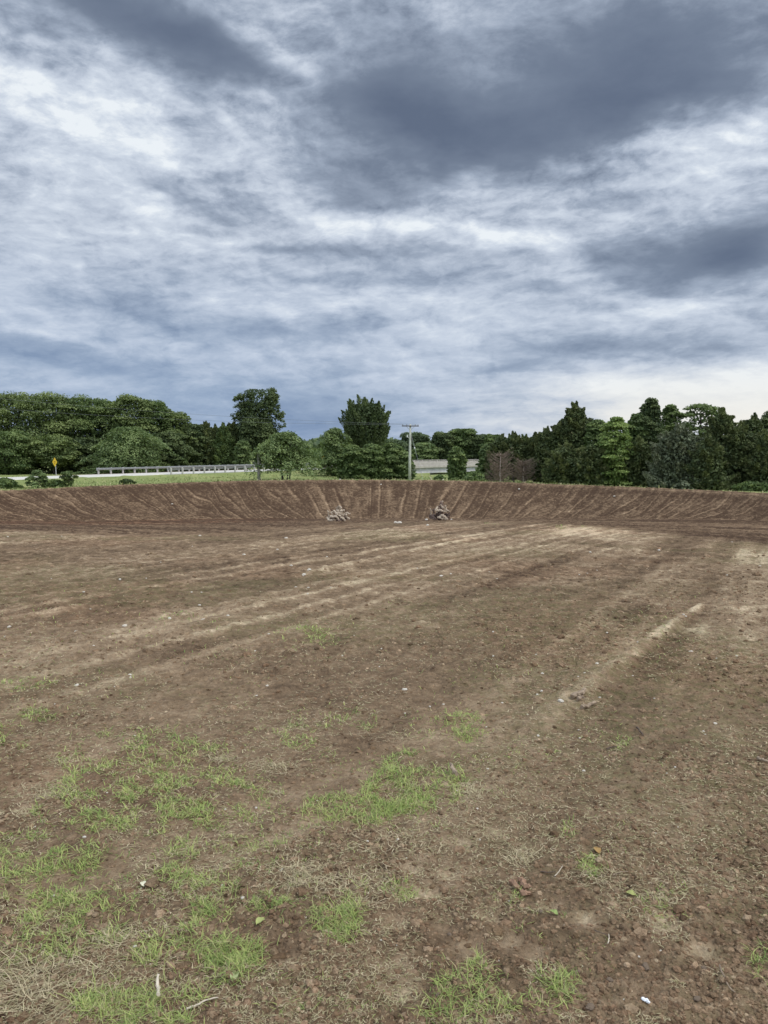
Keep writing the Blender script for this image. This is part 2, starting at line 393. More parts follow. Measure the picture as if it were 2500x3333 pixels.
    # clods
    cl_m = np.clip(1 - smooth * 1.2, 0, 1) * (.35 + .65 * sstep(.40, .60, fbm(x * .8, y * .8, 61, 3) + .08 * np.tanh((x - .3) * .8)))
    if fine:
        na = r < 16
        xa, ya = x[na], y[na]
        d1, c1 = worley(xa * 22, ya * 22, 71); d2_, c2 = worley(xa * 55, ya * 55, 72); d3, c3 = worley(xa * 9, ya * 9, 73)
        b1 = np.clip(1 - d1 * 1.35, 0, 1) * (.3 + c1); b2 = np.clip(1 - d2_ * 1.3, 0, 1) * (.4 + c2)
        b3 = np.clip(1 - d3 * 1.5, 0, 1) * (c3 > .62)
        hh = (b1 * .015 + b2 * .0065 + b3 * .020) * cl_m[na] + (fbm(xa * 14, ya * 14, 74, 3) - .5) * .012
        fade = np.clip(1.15 - r[na] / 16, 0, 1)
        h[na] += hh * fade
        dry[na] += (c1 - .5) * .10 * cl_m[na] + (fbm(xa * 9, ya * 9, 75, 3) - .5) * .16
    dry -= (cl_m - .5) * .13 * on_pad
    return h, dry, green, red, cl_m
PRINTS = []
for (u_, v_, s_) in ((190, 870, 1), (255, 1000, 1), (360, 1100, 1.2), (450, 950, 1), (545, 1075, 1), (50, 1180, 1.3), (480, 600, 1), (80, 1290, 1.2), (640, 1140, .9), (1210, 1010, 1.2), (1380, 1130, .9), (60, 1000, 1), (730, 940, .8), (870, 1000, .8), (120, 770, .9), (280, 790, .9), (330, 660, .8)):
    g_ = px_ground(1250 + u_ / 1.327, 2250 + v_ / 1.327)
    if g_ is not None: PRINTS.append((g_, .065 * s_))
RUTS = []
for (a_, b_, w_) in (((60, 2960), (830, 2640), .16), ((830, 2640), (1300, 2430), .12), ((0, 2640), (420, 2380), .2), ((600, 2840), (1100, 2650), .10), ((1300, 2440), (1700, 2385), .25)):
    RUTS.append((px_ground(*a_), px_ground(*b_), w_))
def ground_z(x, y):
    x = np.atleast_1d(np.asarray(x, float)); y = np.atleast_1d(np.asarray(y, float))
    B = base_drop(x, y); z = EYE - B[0]; rr = B[8]
    h = surf_detail(x, y, B)[0]
    return z + h * (rr < 1.3)

# ------------------------------------------------------------------ mesh helpers
def mesh_np(name, verts, faces, mat=None, attrs=None, smooth=False, mats=None, midx=None):
    me = bpy.data.meshes.new(name)
    verts = np.asarray(verts, np.float32); faces = np.asarray(faces, np.int32); k = faces.shape[1]
    me.vertices.add(len(verts)); me.vertices.foreach_set('co', verts.ravel())
    me.loops.add(faces.size); me.loops.foreach_set('vertex_index', faces.ravel())
    me.polygons.add(len(faces)); me.polygons.foreach_set('loop_start', np.arange(0, faces.size, k, dtype=np.int32))
    me.polygons.foreach_set('loop_total', np.full(len(faces), k, np.int32))
    me.polygons.foreach_set('use_smooth', np.full(len(faces), smooth, bool))
    if attrs:
        for an, arr in attrs.items():
            a = me.attributes.new(an, 'FLOAT_COLOR', 'POINT')
            arr = np.asarray(arr, np.float32)
            if arr.shape[1] == 3: arr = np.concatenate([arr, np.ones((len(arr), 1), np.float32)], 1)
            a.data.foreach_set('color', arr.ravel())
    for mt in (mats or ([mat] if mat else [])): me.materials.append(mt)
    if midx is not None: me.polygons.foreach_set('material_index', np.asarray(midx, np.int32))
    me.update(); me.validate(clean_customdata=False)
    return me
def link(name, me, parent=None, loc=(0, 0, 0), rz=0):
    o = bpy.data.objects.new(name, me); COL.objects.link(o); o.location = loc; o.rotation_euler = (0, 0, rz)
    if parent: o.parent = parent
    return o
def tag(o, label=None, cat=None, group=None, kind=None):
    for k, v in (('label', label), ('category', cat), ('group', group), ('kind', kind)):
        if v: o[k] = v
    return o
def thing(name, label, cat, loc=(0, 0, 0), rz=0, group=None):
    return tag(link(name, None, None, tuple(float(c) for c in loc), rz), label, cat, group)

class MB:
    """collects boxes, tubes and free faces; build() links them as one mesh object"""
    def __init__(s): s.v = []; s.f = []; s.mi = []
    def add(s, V, F, mi=0):
        o = len(s.v); s.v += [tuple(map(float, p)) for p in V]; s.f += [tuple(i + o for i in f) for f in F]; s.mi += [mi] * len(F)
    def box(s, c, size, ax=None, mi=0, bev=0):
        c = np.asarray(c, float); h = np.asarray(size, float) / 2
        A = np.eye(3) if ax is None else np.asarray(ax, float)
        P = [c + A[0] * i * h[0] + A[1] * j * h[1] + A[2] * k * h[2] for k in (-1, 1) for j in (-1, 1) for i in (-1, 1)]
        s.add(P, [(0, 2, 3, 1), (4, 5, 7, 6), (0, 1, 5, 4), (2, 6, 7, 3), (0, 4, 6, 2), (1, 3, 7, 5)], mi)
    def tube(s, pts, rad, n=8, mi=0, rng=None, rough=0, cap=True):
        pts = [np.asarray(p, float) for p in pts]; m = len(pts)
        if not hasattr(rad, '__len__'): rad = [rad] * m
        V = []; prev = None
        for i, p in enumerate(pts):
            t = pts[min(i + 1, m - 1)] - pts[max(i - 1, 0)]; t = t / (np.linalg.norm(t) + 1e-9)
            a = prev if prev is not None else np.array([.31, .95, .05]); a = a - t * a.dot(t)
            if np.linalg.norm(a) < 1e-3: a = np.array([1, 0, 0.]) - t * t[0]
            a /= np.linalg.norm(a); b = np.cross(t, a); prev = a
            for k in range(n):
                q = 2 * math.pi * k / n; rr = rad[i] * (1 + (rng.uniform(-rough, rough) if rng else 0))
                V.append(p + a * math.cos(q) * rr + b * math.sin(q) * rr)
        F = [(i * n + k, i * n + (k + 1) % n, (i + 1) * n + (k + 1) % n, (i + 1) * n + k) for i in range(m - 1) for k in range(n)]
        if cap: F += [tuple(range(n - 1, -1, -1)), tuple((m - 1) * n + k for k in range(n))]
        s.add(V, F, mi)
    def mesh(s, name, mats, smooth=False):
        me = bpy.data.meshes.new(name); me.from_pydata(s.v, [], s.f)
        for m in (mats if isinstance(mats, (list, tuple)) else [mats]): me.materials.append(m)
        me.polygons.foreach_set('material_index', s.mi); me.polygons.foreach_set('use_smooth', [smooth] * len(s.f)); me.update()
        return me
    def build(s, name, mats, parent=None, smooth=False, loc=(0, 0, 0)):
        return link(name, s.mesh(name, mats, smooth), parent, loc)

# ------------------------------------------------------------------ materials
def newmat(name, rough=.9, spec=.15):
    m = bpy.data.materials.new(name); m.use_nodes = True; t = m.node_tree
    b = t.nodes['Principled BSDF']; b.inputs['Roughness'].default_value = rough
    b.inputs['Specular IOR Level'].default_value = spec
    return m, NT(t), b
def bump(N, b, h, strength=.5, dist=.02, normal=None):
    n = N.n.new('ShaderNodeBump'); n.inputs['Strength'].default_value = strength; n.inputs['Distance'].default_value = dist
    N.put(n.inputs['Height'], h); N.l.new(n.outputs[0], b.inputs['Normal'])
def mat_soil():
    m, N, b = newmat('soil', .95, .08)
    P = N.n.new('ShaderNodeNewGeometry').outputs['Position']
    a = N.attr('soil'); R_, G_, B_ = N.sep(a['Vector'])[:3]
    # texture size follows real size: fine crumbs, clods, patches
    n1 = N.noise(P, 2.6, 5, .65); n2 = N.noise(P, 14, 6, .7); n3 = N.noise(P, 60, 5, .7)
    mp = N.n.new('ShaderNodeVectorMath'); mp.operation = 'MULTIPLY'; N.put(mp.inputs[0], P); mp.inputs[1].default_value = (1, 1, 1)
    vo = N.n.new('ShaderNodeTexVoronoi'); vo.inputs['Scale'].default_value = 26; N.put(vo.inputs['Vector'], N.vm('ADD', P, N.vm('SCALE', N.noise(P, 30, 2, .5, color=True))))
    vo.inputs['Vector'].links[0].from_node.inputs[1].links[0].from_node.inputs['Scale'].default_value = .03
    vc = N.sep(vo.outputs['Color'])[0]
    n4 = N.noise(P, 5.5, 6, .75); n5 = N.noise(P, 1.1, 6, .75)
    d = N.m('ADD', R_, N.m('MULTIPLY', N.m('SUBTRACT', n1, .5), .22))
    d = N.m('ADD', d, N.m('MULTIPLY', N.m('SUBTRACT', n2, .5), .75))
    dfar = N.mapr(N.vm('LENGTH', P), 3, 14, .45, 1.25)
    d = N.m('ADD', d, N.m('MULTIPLY', N.m('SUBTRACT', n4, .5), dfar))
    d = N.m('ADD', d, N.m('MULTIPLY', N.m('SUBTRACT', n5, .5), .35))
    d = N.m('ADD', d, N.m('MULTIPLY', N.m('SUBTRACT', n3, .5), .30))
    d = N.m('ADD', d, N.m('MULTIPLY', N.m('SUBTRACT', vc, .5), .12))
    col = N.ramp(d, [(0, (.083, .052, .033)), (.25, (.172, .116, .072)), (.5, (.282, .196, .121)), (.72, (.418, .306, .196)), (1, (.72, .57, .38))])
    col = N.mix(N.m('MULTIPLY', B_, .55, clamp=True), col, N.mix(1.0, col, (1.10, .78, .70), 'MULTIPLY'))
    g = N.m('MULTIPLY', G_, N.ramp(N.noise(P, 9, 4, .7), [(.42, 0.0), (.60, 1.0)]))
    col = N.mix(N.m('MULTIPLY', g, .55, clamp=True), col, (.155, .155, .062))
    st = N.ramp(N.noise(P, 5.5, 3, .6), [(.66, 0.0), (.72, 1.0)])
    N.put(b.inputs['Base Color'], col)
    hh = N.m('ADD', N.m('MULTIPLY', n2, 1.0), N.m('MULTIPLY', n3, .45))
    hh = N.m('ADD', hh, N.m('MULTIPLY', vo.outputs['Distance'], -.5)); hh = N.m('ADD', hh, N.m('MULTIPLY', N.m('MULTIPLY', n4, dfar), 1.6))
    bump(N, b, hh, .9, .055)
    return m
def mat_grass_ground():
    m, N, b = newmat('turf', .95, .05)
    P = N.n.new('ShaderNodeNewGeometry').outputs['Position']
    n1 = N.noise(P, .12, 5, .6); n2 = N.noise(P, 1.3, 5, .7)
    c = N.mix(N.ramp(n1, [(.35, 0.0), (.65, 1.0)]), (.13, .175, .06), (.33, .33, .14)); c = N.mix(N.ramp(n2, [(.4, 0.0), (.6, .8)]), c, (.20, .245, .085))
    c = N.mix(N.ramp(N.noise(P, .35, 4, .6), [(.62, 0.0), (.72, .5)]), c, (.26, .22, .12))
    N.put(b.inputs['Base Color'], c); bump(N, b, n2, .6, .3); return m
def mat_simple(name, c, rough=.8, spec=.2, var=.25, scale=8, c2=None, metal=0, bumpd=0):
    m, N, b = newmat(name, rough, spec); b.inputs['Metallic'].default_value = metal
    tc = N.n.new('ShaderNodeTexCoord').outputs['Object']
    n = N.noise(tc, scale, 5, .65)
    c2 = c2 or tuple(k * (1 - var) for k in c)
    N.put(b.inputs['Base Color'], N.mix(N.ramp(n, [(.3, 0.0), (.7, 1.0)]), c2, c))
    if bumpd: bump(N, b, n, .7, bumpd)
    return m
def mat_leaf(name, ca, cb, cc=None, trans=.25):
    """ca..cb by clump tint, cc on a few leaves"""
    m, N, b = newmat(name, .62, .25)
    a = N.sep(N.attr('tint')['Vector'])
    c = N.mix(a[0], ca, cb)
    if cc: c = N.mix(N.ramp(a[1], [(.80, 0.0), (.95, .8)]), c, cc)
    N.put(b.inputs['Base Color'], c)
    tr = N.n.new('ShaderNodeBsdfTranslucent'); N.put(tr.inputs[0], N.mix(1.0, c, (1.1, 1.15, .75), 'MULTIPLY'))
    mx = N.n.new('ShaderNodeMixShader'); mx.inputs[0].default_value = trans
    N.l.new(b.outputs[0], mx.inputs[1]); N.l.new(tr.outputs[0], mx.inputs[2])
    N.l.new(mx.outputs[0], N.n['Material Output'].inputs[0]); return m
M = {}
M['soil'] = mat_soil(); M['turf'] = mat_grass_ground()
M['bark'] = mat_simple('bark', (.13, .11, .09), var=.5, scale=14, bumpd=.02)
M['bark_pale'] = mat_simple('bark_pale', (.24, .23, .20), var=.4, scale=10, bumpd=.02)

# ------------------------------------------------------------------ terrain sheets
def XW(th): return np.interp(np.degrees(th), [-60, -28, 6, 14, 20, 27, 60, 110], [1.25, 1.25, 1.25, 2.2, 4.5, 7.5, 8.0, 1.25])
def build_terrain():
    th = np.concatenate([np.linspace(-180, -60, 90, endpoint=False), np.linspace(-60, -31, 150, endpoint=False),
                         np.linspace(-31, 31, 830, endpoint=False), np.linspace(31, 60, 150, endpoint=False), np.linspace(60, 180, 90, endpoint=False)])
    th = np.radians(th); nt = len(th)
    # soil
    s1 = np.concatenate([[0.02, .3, .6], np.geomspace(.9, 1.9, 50, endpoint=False)])
    re, rf, rc = tab(th, YE), tab(th, YF), tab(th, YC)
    rows = [np.full(nt, s) for s in s1]
    g = np.linspace(0, 1, 640, endpoint=False)
    for t in g: rows.append(1.9 * (re / 1.9) ** t)
    for t in np.linspace(0, 1, 170, endpoint=False): rows.append(re + (rf - re) * t)
    for t in np.linspace(0, 1, 130): rows.append(rf + (rc + XW(th) - rf) * t)
    Rr = np.stack(rows); T = np.broadcast_to(th, Rr.shape)
    x, y = Rr * np.sin(T), Rr * np.cos(T)
    B = base_drop(x.ravel(), y.ravel())
    h, dry, green, red, cl = surf_detail(x.ravel(), y.ravel(), B)
    z = EYE - B[0] + h
    nr = len(rows)
    i = np.arange(nr - 1)[:, None] * nt; j = np.arange(nt)[None]; j2 = (j + 1) % nt
    F = np.stack([i + j, i + nt + j, i + nt + j2, i + j2], -1).reshape(-1, 4)
    F = F[:, ::-1]
    me = mesh_np('dirt_field', np.stack([x.ravel(), y.ravel(), z], 1), F, M['soil'], {'soil': np.stack([dry, green, red], 1)}, smooth=True)
    tag(link('dirt_field', me), kind='structure')
    # turf beyond
    th2 = np.radians(np.concatenate([np.linspace(-180, -35, 90, endpoint=False), np.linspace(-35, 35, 420, endpoint=False), np.linspace(35, 180, 90, endpoint=False)]))
    nt = len(th2); rc = tab(th2, YC)
    rows = [rc + XW(th2) - .15 + t for t in np.concatenate([np.linspace(0, 12, 30, endpoint=False), np.linspace(12, 120, 180, endpoint=False), np.geomspace(120, 5000, 60)])]
    Rr = np.stack(rows); T = np.broadcast_to(th2, Rr.shape); x, y = (Rr * np.sin(T)).ravel(), (Rr * np.cos(T)).ravel()
    z = base_z(x, y) + (fbm(x * .6, y * .6, 81, 4) - .5) * .30 * np.clip((np.hypot(x, y) - np.repeat(rc[None], len(rows), 0).ravel() - 1.5) / 4, 0, 1) - .01
    s_, d_ = road_sd(x, y); rd = (np.abs(d_) < 3.6) & (s_ > -60) & (s_ < 60)
    z = np.where(rd, EYE - road_drop(s_) - .08, z)
    nr = len(rows); i = np.arange(nr - 1)[:, None] * nt; j = np.arange(nt)[None]; j2 = (j + 1) % nt
    F = np.stack([i + j, i + nt + j, i + nt + j2, i + j2], -1).reshape(-1, 4)[:, ::-1]
    tag(link('grass_verge', mesh_np('grass_verge', np.stack([x, y, z], 1), F, M['turf'], smooth=True)), kind='structure')
build_terrain()

# ------------------------------------------------------------------ road and bridge
def road_pt(s, d, dz=0):
    p = ROAD_P + ROAD_T * s + ROAD_N * d
    return np.array([p[0], p[1], EYE - float(road_drop(s)) + dz])
RT3 = np.array([ROAD_T[0], ROAD_T[1], 0]); RN3 = np.array([ROAD_N[0], ROAD_N[1], 0]); UP = np.array([0, 0, 1.0])
RAX = [RT3, RN3, UP]
def build_road():
    ss = np.linspace(-60, 60, 61); V = []; F = []
    for s_ in ss:
        for d_, dz in ((2.9, -.12), (2.75, .0), (0, .05), (-2.75, .0), (-2.9, -.12)): V.append(road_pt(s_, d_, dz))
    for i in range(60):
        for k in range(4): F.append((i * 5 + k, i * 5 + k + 1, (i + 1) * 5 + k + 1, (i + 1) * 5 + k))
    m = mat_simple('pale_concrete_road', (.60, .575, .52), .85, .15, .12, .8)
    ss = np.linspace(112, 200, 30)
    for s_ in ss:
        o = len(V)
        for d_, dz in ((2.9, -.12), (2.75, .0), (0, .05), (-2.75, .0), (-2.9, -.12)): V.append(road_pt(s_, d_, dz))
        if s_ > 112:
            for k in range(4): F.append((o - 5 + k, o - 4 + k, o + 1 + k, o + k))
    tag(link('road', mesh_np('road', V, F, m)), kind='structure')
    # gravel and red dirt shoulder under the far guardrail, worn dirt at the near rail end
    V = []; F = []
    for i, s_ in enumerate(np.linspace(8, 60, 40)):
        for d_, dz in ((-2.92, -.02), (-4.3, -.05)): V.append(road_pt(s_, d_ - .25 * math.sin(i * 1.7) * (d_ < -3), dz + .02))
        if i: F.append((2 * i - 2, 2 * i - 1, 2 * i + 1, 2 * i))
    tag(link('road_shoulder', mesh_np('road_shoulder', V, F, mat_simple('shoulder_dirt', (.32, .20, .14), .95, .05, .3, 1.2))), kind='structure')
build_road()

M['galv'] = mat_simple('galvanised_steel', (.34, .345, .34), .45, .5, .15, 3, metal=.35)
M['post'] = mat_simple('weathered_post', (.56, .54, .50), .85, .2, .35, 6)
M['concrete'] = mat_simple('bridge_concrete', (.50, .47, .42), .9, .15, .30, .9, c2=(.36, .33, .30))
M['girder'] = mat_simple('stained_girder_concrete', (.64, .64, .68), .9, .15, .35, .7, c2=(.40, .39, .42))
def w_beam(s0, s1, d, z, side, n=24):
    prof = [(-.13, .0), (-.10, .045), (-.068, .08), (-.034, .045), (0, .0), (.034, .045), (.068, .08), (.10, .045), (.13, .0)]
    V = []; F = []
    for i in range(n + 1):
        s_ = s0 + (s1 - s0) * i / n
        for th_ in (0, .012):
            for (pz, pd) in prof: V.append(road_pt(s_, d + side * (pd + th_), z + pz))
    k = len(prof)
    for i in range(n):
        for l in range(2):
            for j in range(k - 1):
                a = i * 2 * k + l * k + j; F.append((a, a + 1, a + 1 + 2 * k, a + 2 * k))
        a = i * 2 * k; F.append((a, a + k, a + 3 * k, a + 2 * k)); F.append((a + k - 1, a + 2 * k - 1, a + 4 * k - 1, a + 3 * k - 1))
    return V, F
def guardrail(s0, s1, d, face, label, step=1.72, zc=.62):
    o = road_pt(s0, d); g = thing('guardrail', label, 'guardrail', o, group=None)
    V, F = w_beam(s0, s1, d, zc, face)
    link('rail_beam', mesh_np('rail_beam', np.array(V) - o, F, M['galv']), g)
    # rounded terminal wing
    mb = MB(); mb.tube([road_pt(s0, d + face * .05, zc - .15) - o, road_pt(s0, d + face * .05, zc + .15) - o], .07, 8); mb.build('rail_end', M['galv'], g)
    pm = MB(); pm.box((0, 0, -.02), (.16, .20, 1.36), RAX)
    pme = pm.mesh('post', M['post'])
    bm_ = MB(); bm_.box((0, 0, 0), (.13, .18, .34), RAX); bme = bm_.mesh('block', M['post'])
    n = int((s1 - s0) / step)
    for i in range(n + 1):
        s_ = s0 + .35 + i * step
        if s_ > s1: break
        p = road_pt(s_, d - face * .21, .14) - o
        po = link('post', pme, g, p); link('spacer_block', bme, po, tuple(RN3 * face * .0 + np.array([0, 0, .52]) + RN3 * face * .13))
guardrail(13.2, 60, -3.2, 1, 'long galvanised guardrail on the far side of the pale road, facing the field', zc=.66)
guardrail(19.4, 60, 3.25, -1, 'guardrail on the field side of the pale road, seen from behind, posts in the grass')

def bridge():
    o = road_pt(61, 0); g = thing('road_bridge', 'long low concrete bridge with a pipe railing beyond the tall power pole', 'bridge', o)
    L0, L1 = 61.0, 111.0
    def seg(name, d, z, w, h, mat, parent=g, s0=L0, s1=L1):
        mb = MB(); n = 10
        for i in range(n):
            a, b = s0 + (s1 - s0) * i / n, s0 + (s1 - s0) * (i + 1) / n
            pa, pb = road_pt(a, d, z), road_pt(b, d, z); ax = pb - pa; L = np.linalg.norm(ax); ax = ax / L
            mb.box((pa + pb) / 2 - o, (L - .004, w, h), [ax, RN3, np.cross(ax, RN3) * -1 if np.cross(ax, RN3)[2] < 0 else np.cross(ax, RN3)])
        return mb.build(name, mat, parent)
    seg('deck', 0, -.14, 7.76, .30, M['concrete'])
    seg('deck_edge', 3.98, -.13, .16, .42, M['concrete'])
    gd = seg('girder', 3.3, -.82, .5, 1.02, M['girder'])
    seg('girder', -3.3, -.82, .5, 1.02, M['girder'])
    seg('parapet', 3.62, .36, .22, .52, M['concrete'])
    seg('parapet', -3.62, .36, .22, .52, M['concrete'])
    for d in (3.62, -3.62):
        r = MB(); r.tube([road_pt(L0, d, .90) - o, road_pt(86, d, .90) - o, road_pt(L1, d, .90) - o], .05, 6); rl = r.build('railing', M['concrete'], g)
        pm = MB(); pm.box((0, 0, 0), (.10, .10, .27), RAX); pme = pm.mesh('railing_post', M['concrete'])
        for i in range(20): link('railing_post', pme, rl, road_pt(L0 + 1 + i * 2.55, d, .755) - o)
    for s_ in (62.5, 85, 109):
        mb = MB(); mb.box(road_pt(s_, 0, -3.6) - o, (1.0, 6.6, 3.9), RAX); mb.build('pier', M['concrete'], g)
bridge()

# ------------------------------------------------------------------ road signs and markers
def sign():
    p = px_at(183, 1541, 97.0); u = np.array([.62, .78, 0]); o = np.array([p[0], p[1], float(base_z(p[0], p[1])) ])
    top = px_at(179, 1489, 97.0)[2]
    g = thing('road_sign', 'yellow diamond warning sign on a thin grey post at the far road edge', 'sign', o)
    H = top - o[2]; hd = .61
    mb = MB(); mb.tube([(0, 0, -.3), (-.05, 0, H - .2)], .04, 8); mb.build('post', mat_simple('grey_post', (.55, .54, .56), .6, .4, .1), g)
    zc = H - hd; ang = R(-38); ax = np.array([math.cos(ang), math.sin(ang), 0]); nn = np.array([math.sin(ang), -math.cos(ang), 0])
    ym = mat_simple('yellow_sheeting', (.95, .60, .03), .4, .4, .06, 3); km = mat_simple('sign_lettering', (.50, .28, .02), .5, .2, .1)
    c = np.array([-.07, 0, zc]) + nn * .06
    def dia(h, off): return [c + nn * off + ax * a * h + UP * b * h for a, b in ((0, 1), (1, 0), (0, -1), (-1, 0))]
    V = dia(hd, 0) + dia(hd, .012); mb = MB(); mb.add(V, [(0, 1, 2, 3), (7, 6, 5, 4)] + [(i, i + 4, (i + 1) % 4 + 4, (i + 1) % 4) for i in range(4)])
    pl = mb.build('sign_plate', ym, g)
    for (row, n, w) in ((.05, 5, .082), (-.17, 2, .10)):
        mb = MB()
        for i in range(n):
            cx = (i - (n - 1) / 2) * w * 1.25; b = c + nn * .019
            mb.box(b + ax * (cx - w * .3) + UP * row, (w * .28, .004, .13), [ax, nn, UP])
            mb.box(b + ax * (cx + w * .3) + UP * row, (w * .28, .004, .13), [ax, nn, UP])
            mb.box(b + nn * .003 + ax * cx + UP * (row + (.045 if i % 2 else -.045)), (w * .6, .004, .035), [ax, nn, UP])
        mb.build('lettering', km, pl)
sign()
def marker_post():
    p = px_at(1051, 1507, 118); o = np.array([p[0], p[1], float(base_z(p[0], p[1]))]); h = px_at(1051, 1484, 118)[2] - o[2]
    g = thing('marker_post', 'narrow yellow striped marker post beside the guardrail, between the two gap trees', 'marker', o)
    mb = MB(); mb.tube([(0, 0, -.2), (0, 0, h)], .03, 6); mb.build('post', M['post'], g)
    mb = MB(); mb.box((0, -.05, h - .5), (.30, .02, .95)); pl = mb.build('striped_panel', mat_simple('marker_yellow', (.80, .50, .03), .5, .3, .1), g)
    mb = MB()
    for k in range(3): mb.box((0, -.063, h - .8 + k * .3), (.31, .004, .09), [np.array([.8, 0, .6]), np.array([0, 1, 0]), np.array([-.6, 0, .8])])
    mb.build('stripe', mat_simple('marker_black', (.05, .045, .03), .6, .2, .1), pl)
marker_post()

# ------------------------------------------------------------------ utility pole and wires
def pole():
    Yp = 94.0; b = px_at(1334, 1560, Yp); o = np.array([b[0], b[1], float(base_z(b[0], b[1]))])
    H = px_at(1334, 1381, Yp)[2] - o[2]
    g = thing('utility_pole', 'tall pale grey wooden power pole with one crossarm, behind the earth bank', 'pole', o)
    mb = MB(); mb.tube([(0, 0, -.8), (.0, 0, H * .4), (.03, 0, H * .8), (.04, 0, H)], [.19, .165, .14, .12], 12)
    mb.build('pole_shaft', mat_simple('pole_wood', (.62, .63, .55), .9, .1, .3, 2.5, c2=(.42, .42, .36)), g, smooth=True)
    a = np.array([.995, .10, 0]); dk = mat_simple('crossarm_wood', (.13, .115, .10), .9, .1, .3)
    arm = MB(); arm.box((.04, -.16, H - .22), (2.15, .10, .13), [a, np.array([-.10, .995, 0]), UP]); ar = arm.build('crossarm', dk, g)
    for sx in (-1, 1):
        mb = MB(); mb.tube([(.04 + sx * .50, -.18, H - .28), (.04 + sx * .04, -.16, H - .75)], .022, 5); mb.build('brace', M['galv'], g)
    im = mat_simple('insulator_glaze', (.20, .20, .19), .4, .5, .1)
    tips = []
    for dx in (-.95, -.45, .62, .98):
        c = np.array([.04, -.16, 0]) + a * dx
        mb = MB(); mb.tube([(c[0], c[1], H - .16), (c[0], c[1], H - .08), (c[0], c[1], H - .05), (c[0], c[1], H + .0)], [.02, .05, .045, .03], 8); mb.build('insulator', im, ar)
        tips.append(o + np.array([c[0], c[1], H - .01]))
    # small hardware on the shaft and the down guy with its strain insulator
    mb = MB(); mb.box((-.32, -.1, H * .79), (.18, .12, .30)); mb.tube([(-.3, -.1, H * .79), (-.05, 0, H * .74)], .03, 6); mb.build('bracket', mat_simple('pale_porcelain', (.62, .63, .60), .5, .4, .1), g)
    e = px_at(1380, 1540, Yp - 5) - o; e[2] = float(base_z(*(e + o)[:2])) - o[2]
    st = np.array([.15, -.05, H * .82]); q = st + (e - st) * .27
    mb = MB(); mb.tube([st, e], .014, 5); gw = mb.build('guy_wire', M['galv'], g)
    mb = MB(); mb.tube([q, q + (e - st) * .018, q + (e - st) * .035], [.03, .085, .03], 8); mb.build('strain_insulator', mat_simple('white_fibre', (.72, .73, .70), .5, .4, .05), gw)
    return tips
TIPS = pole()
def wires():
    wm = mat_simple('aluminium_wire', (.16, .17, .17), .5, .4, .1)
    ends = [px_at(-700, 1290, 66), px_at(-700, 1288, 67.5)]
    tgt = [(0, px_at(0, 1330, 83)), (3, px_at(0, 1297, 87))]
    labs = ['lower thin power line crossing in front of the left woodland to the pole', 'upper thin power line crossing in front of the left woodland to the pole']
    for n, ((ti, mid), lab) in enumerate(zip(tgt, labs)):
        a = TIPS[ti]; d = mid - a; e = a + d * 1.55; pts = []
        for t in np.linspace(0, 1, 41):
            p = a + (e - a) * t; sag = 4 * t * (1 - t) * 1.1 + (0 if t < 0 else 0)
            # the wire passes through the measured point at t = 1/1.55
            tm = 1 / 1.55; p[2] -= sag - (4 * tm * (1 - tm) * 1.1) * t / tm
            pts.append(p)
        mb = MB(); mb.tube(pts, .011, 5); o = mb.build('power_line', wm); tag(o, lab, 'power line', 'power lines running left from the pole')
    # third and fourth conductors continue away to the right end of the span
wires()

# ------------------------------------------------------------------ foliage
RNG = np.random.default_rng(7)
def unit(v): return v / (np.linalg.norm(v, axis=1, keepdims=True) + 1e-9)
def leaves(P, Nrm, size, rng, asp=.55, tint=None, up=None):
    """diamond leaves at P facing Nrm"""
    n = len(P); t = unit(np.cross(Nrm, rng.normal(size=(n, 3)))) if up is None else unit(up - Nrm * (up * Nrm).sum(1, keepdims=True))
    b = np.cross(Nrm, t); s_ = (np.asarray(size) * rng.uniform(.65, 1.35, n))[:, None]
    fold = Nrm * s_ * .12
    V = np.stack([P - t * s_ * .5, P - b * s_ * .5 * asp + fold, P + t * s_ * .5, P + b * s_ * .5 * asp + fold], 1).reshape(-1, 3)
    F = np.arange(4 * n).reshape(n, 4)
    return V, F, np.repeat(tint, 4, 0)

PROF = {  # half width (0..1) against height (0..1)
    'round': ([0, .06, .2, .45, .7, .88, .96, 1], [.35, .7, .92, 1, .95, .74, .5, .2]),
    'mound': ([0, .08, .3, .6, .85, 1], [.75, .95, 1, .88, .55, .12]),
    'lift': ([0, .22, .30, .5, .75, .92, 1], [.0, .10, .70, 1, .85, .5, .1]),
    'cone': ([0, .06, .2, .5, .78, .9, 1], [.85, 1, 1, .90, .62, .36, .04]),
    'column': ([0, .1, .3, .6, .85, 1], [.6, .85, 1, .9, .6, .1]),
    'vase': ([0, .12, .35, .6, .85, 1], [.12, .35, .65, .95, 1, .5]),
}
def tube_np(pts, rad, n, V, F):
    mb = MB(); mb.tube(pts, rad, n, cap=False); o = len(V); V.extend(mb.v); F.extend([tuple(i + o for i in f) for f in mb.f])

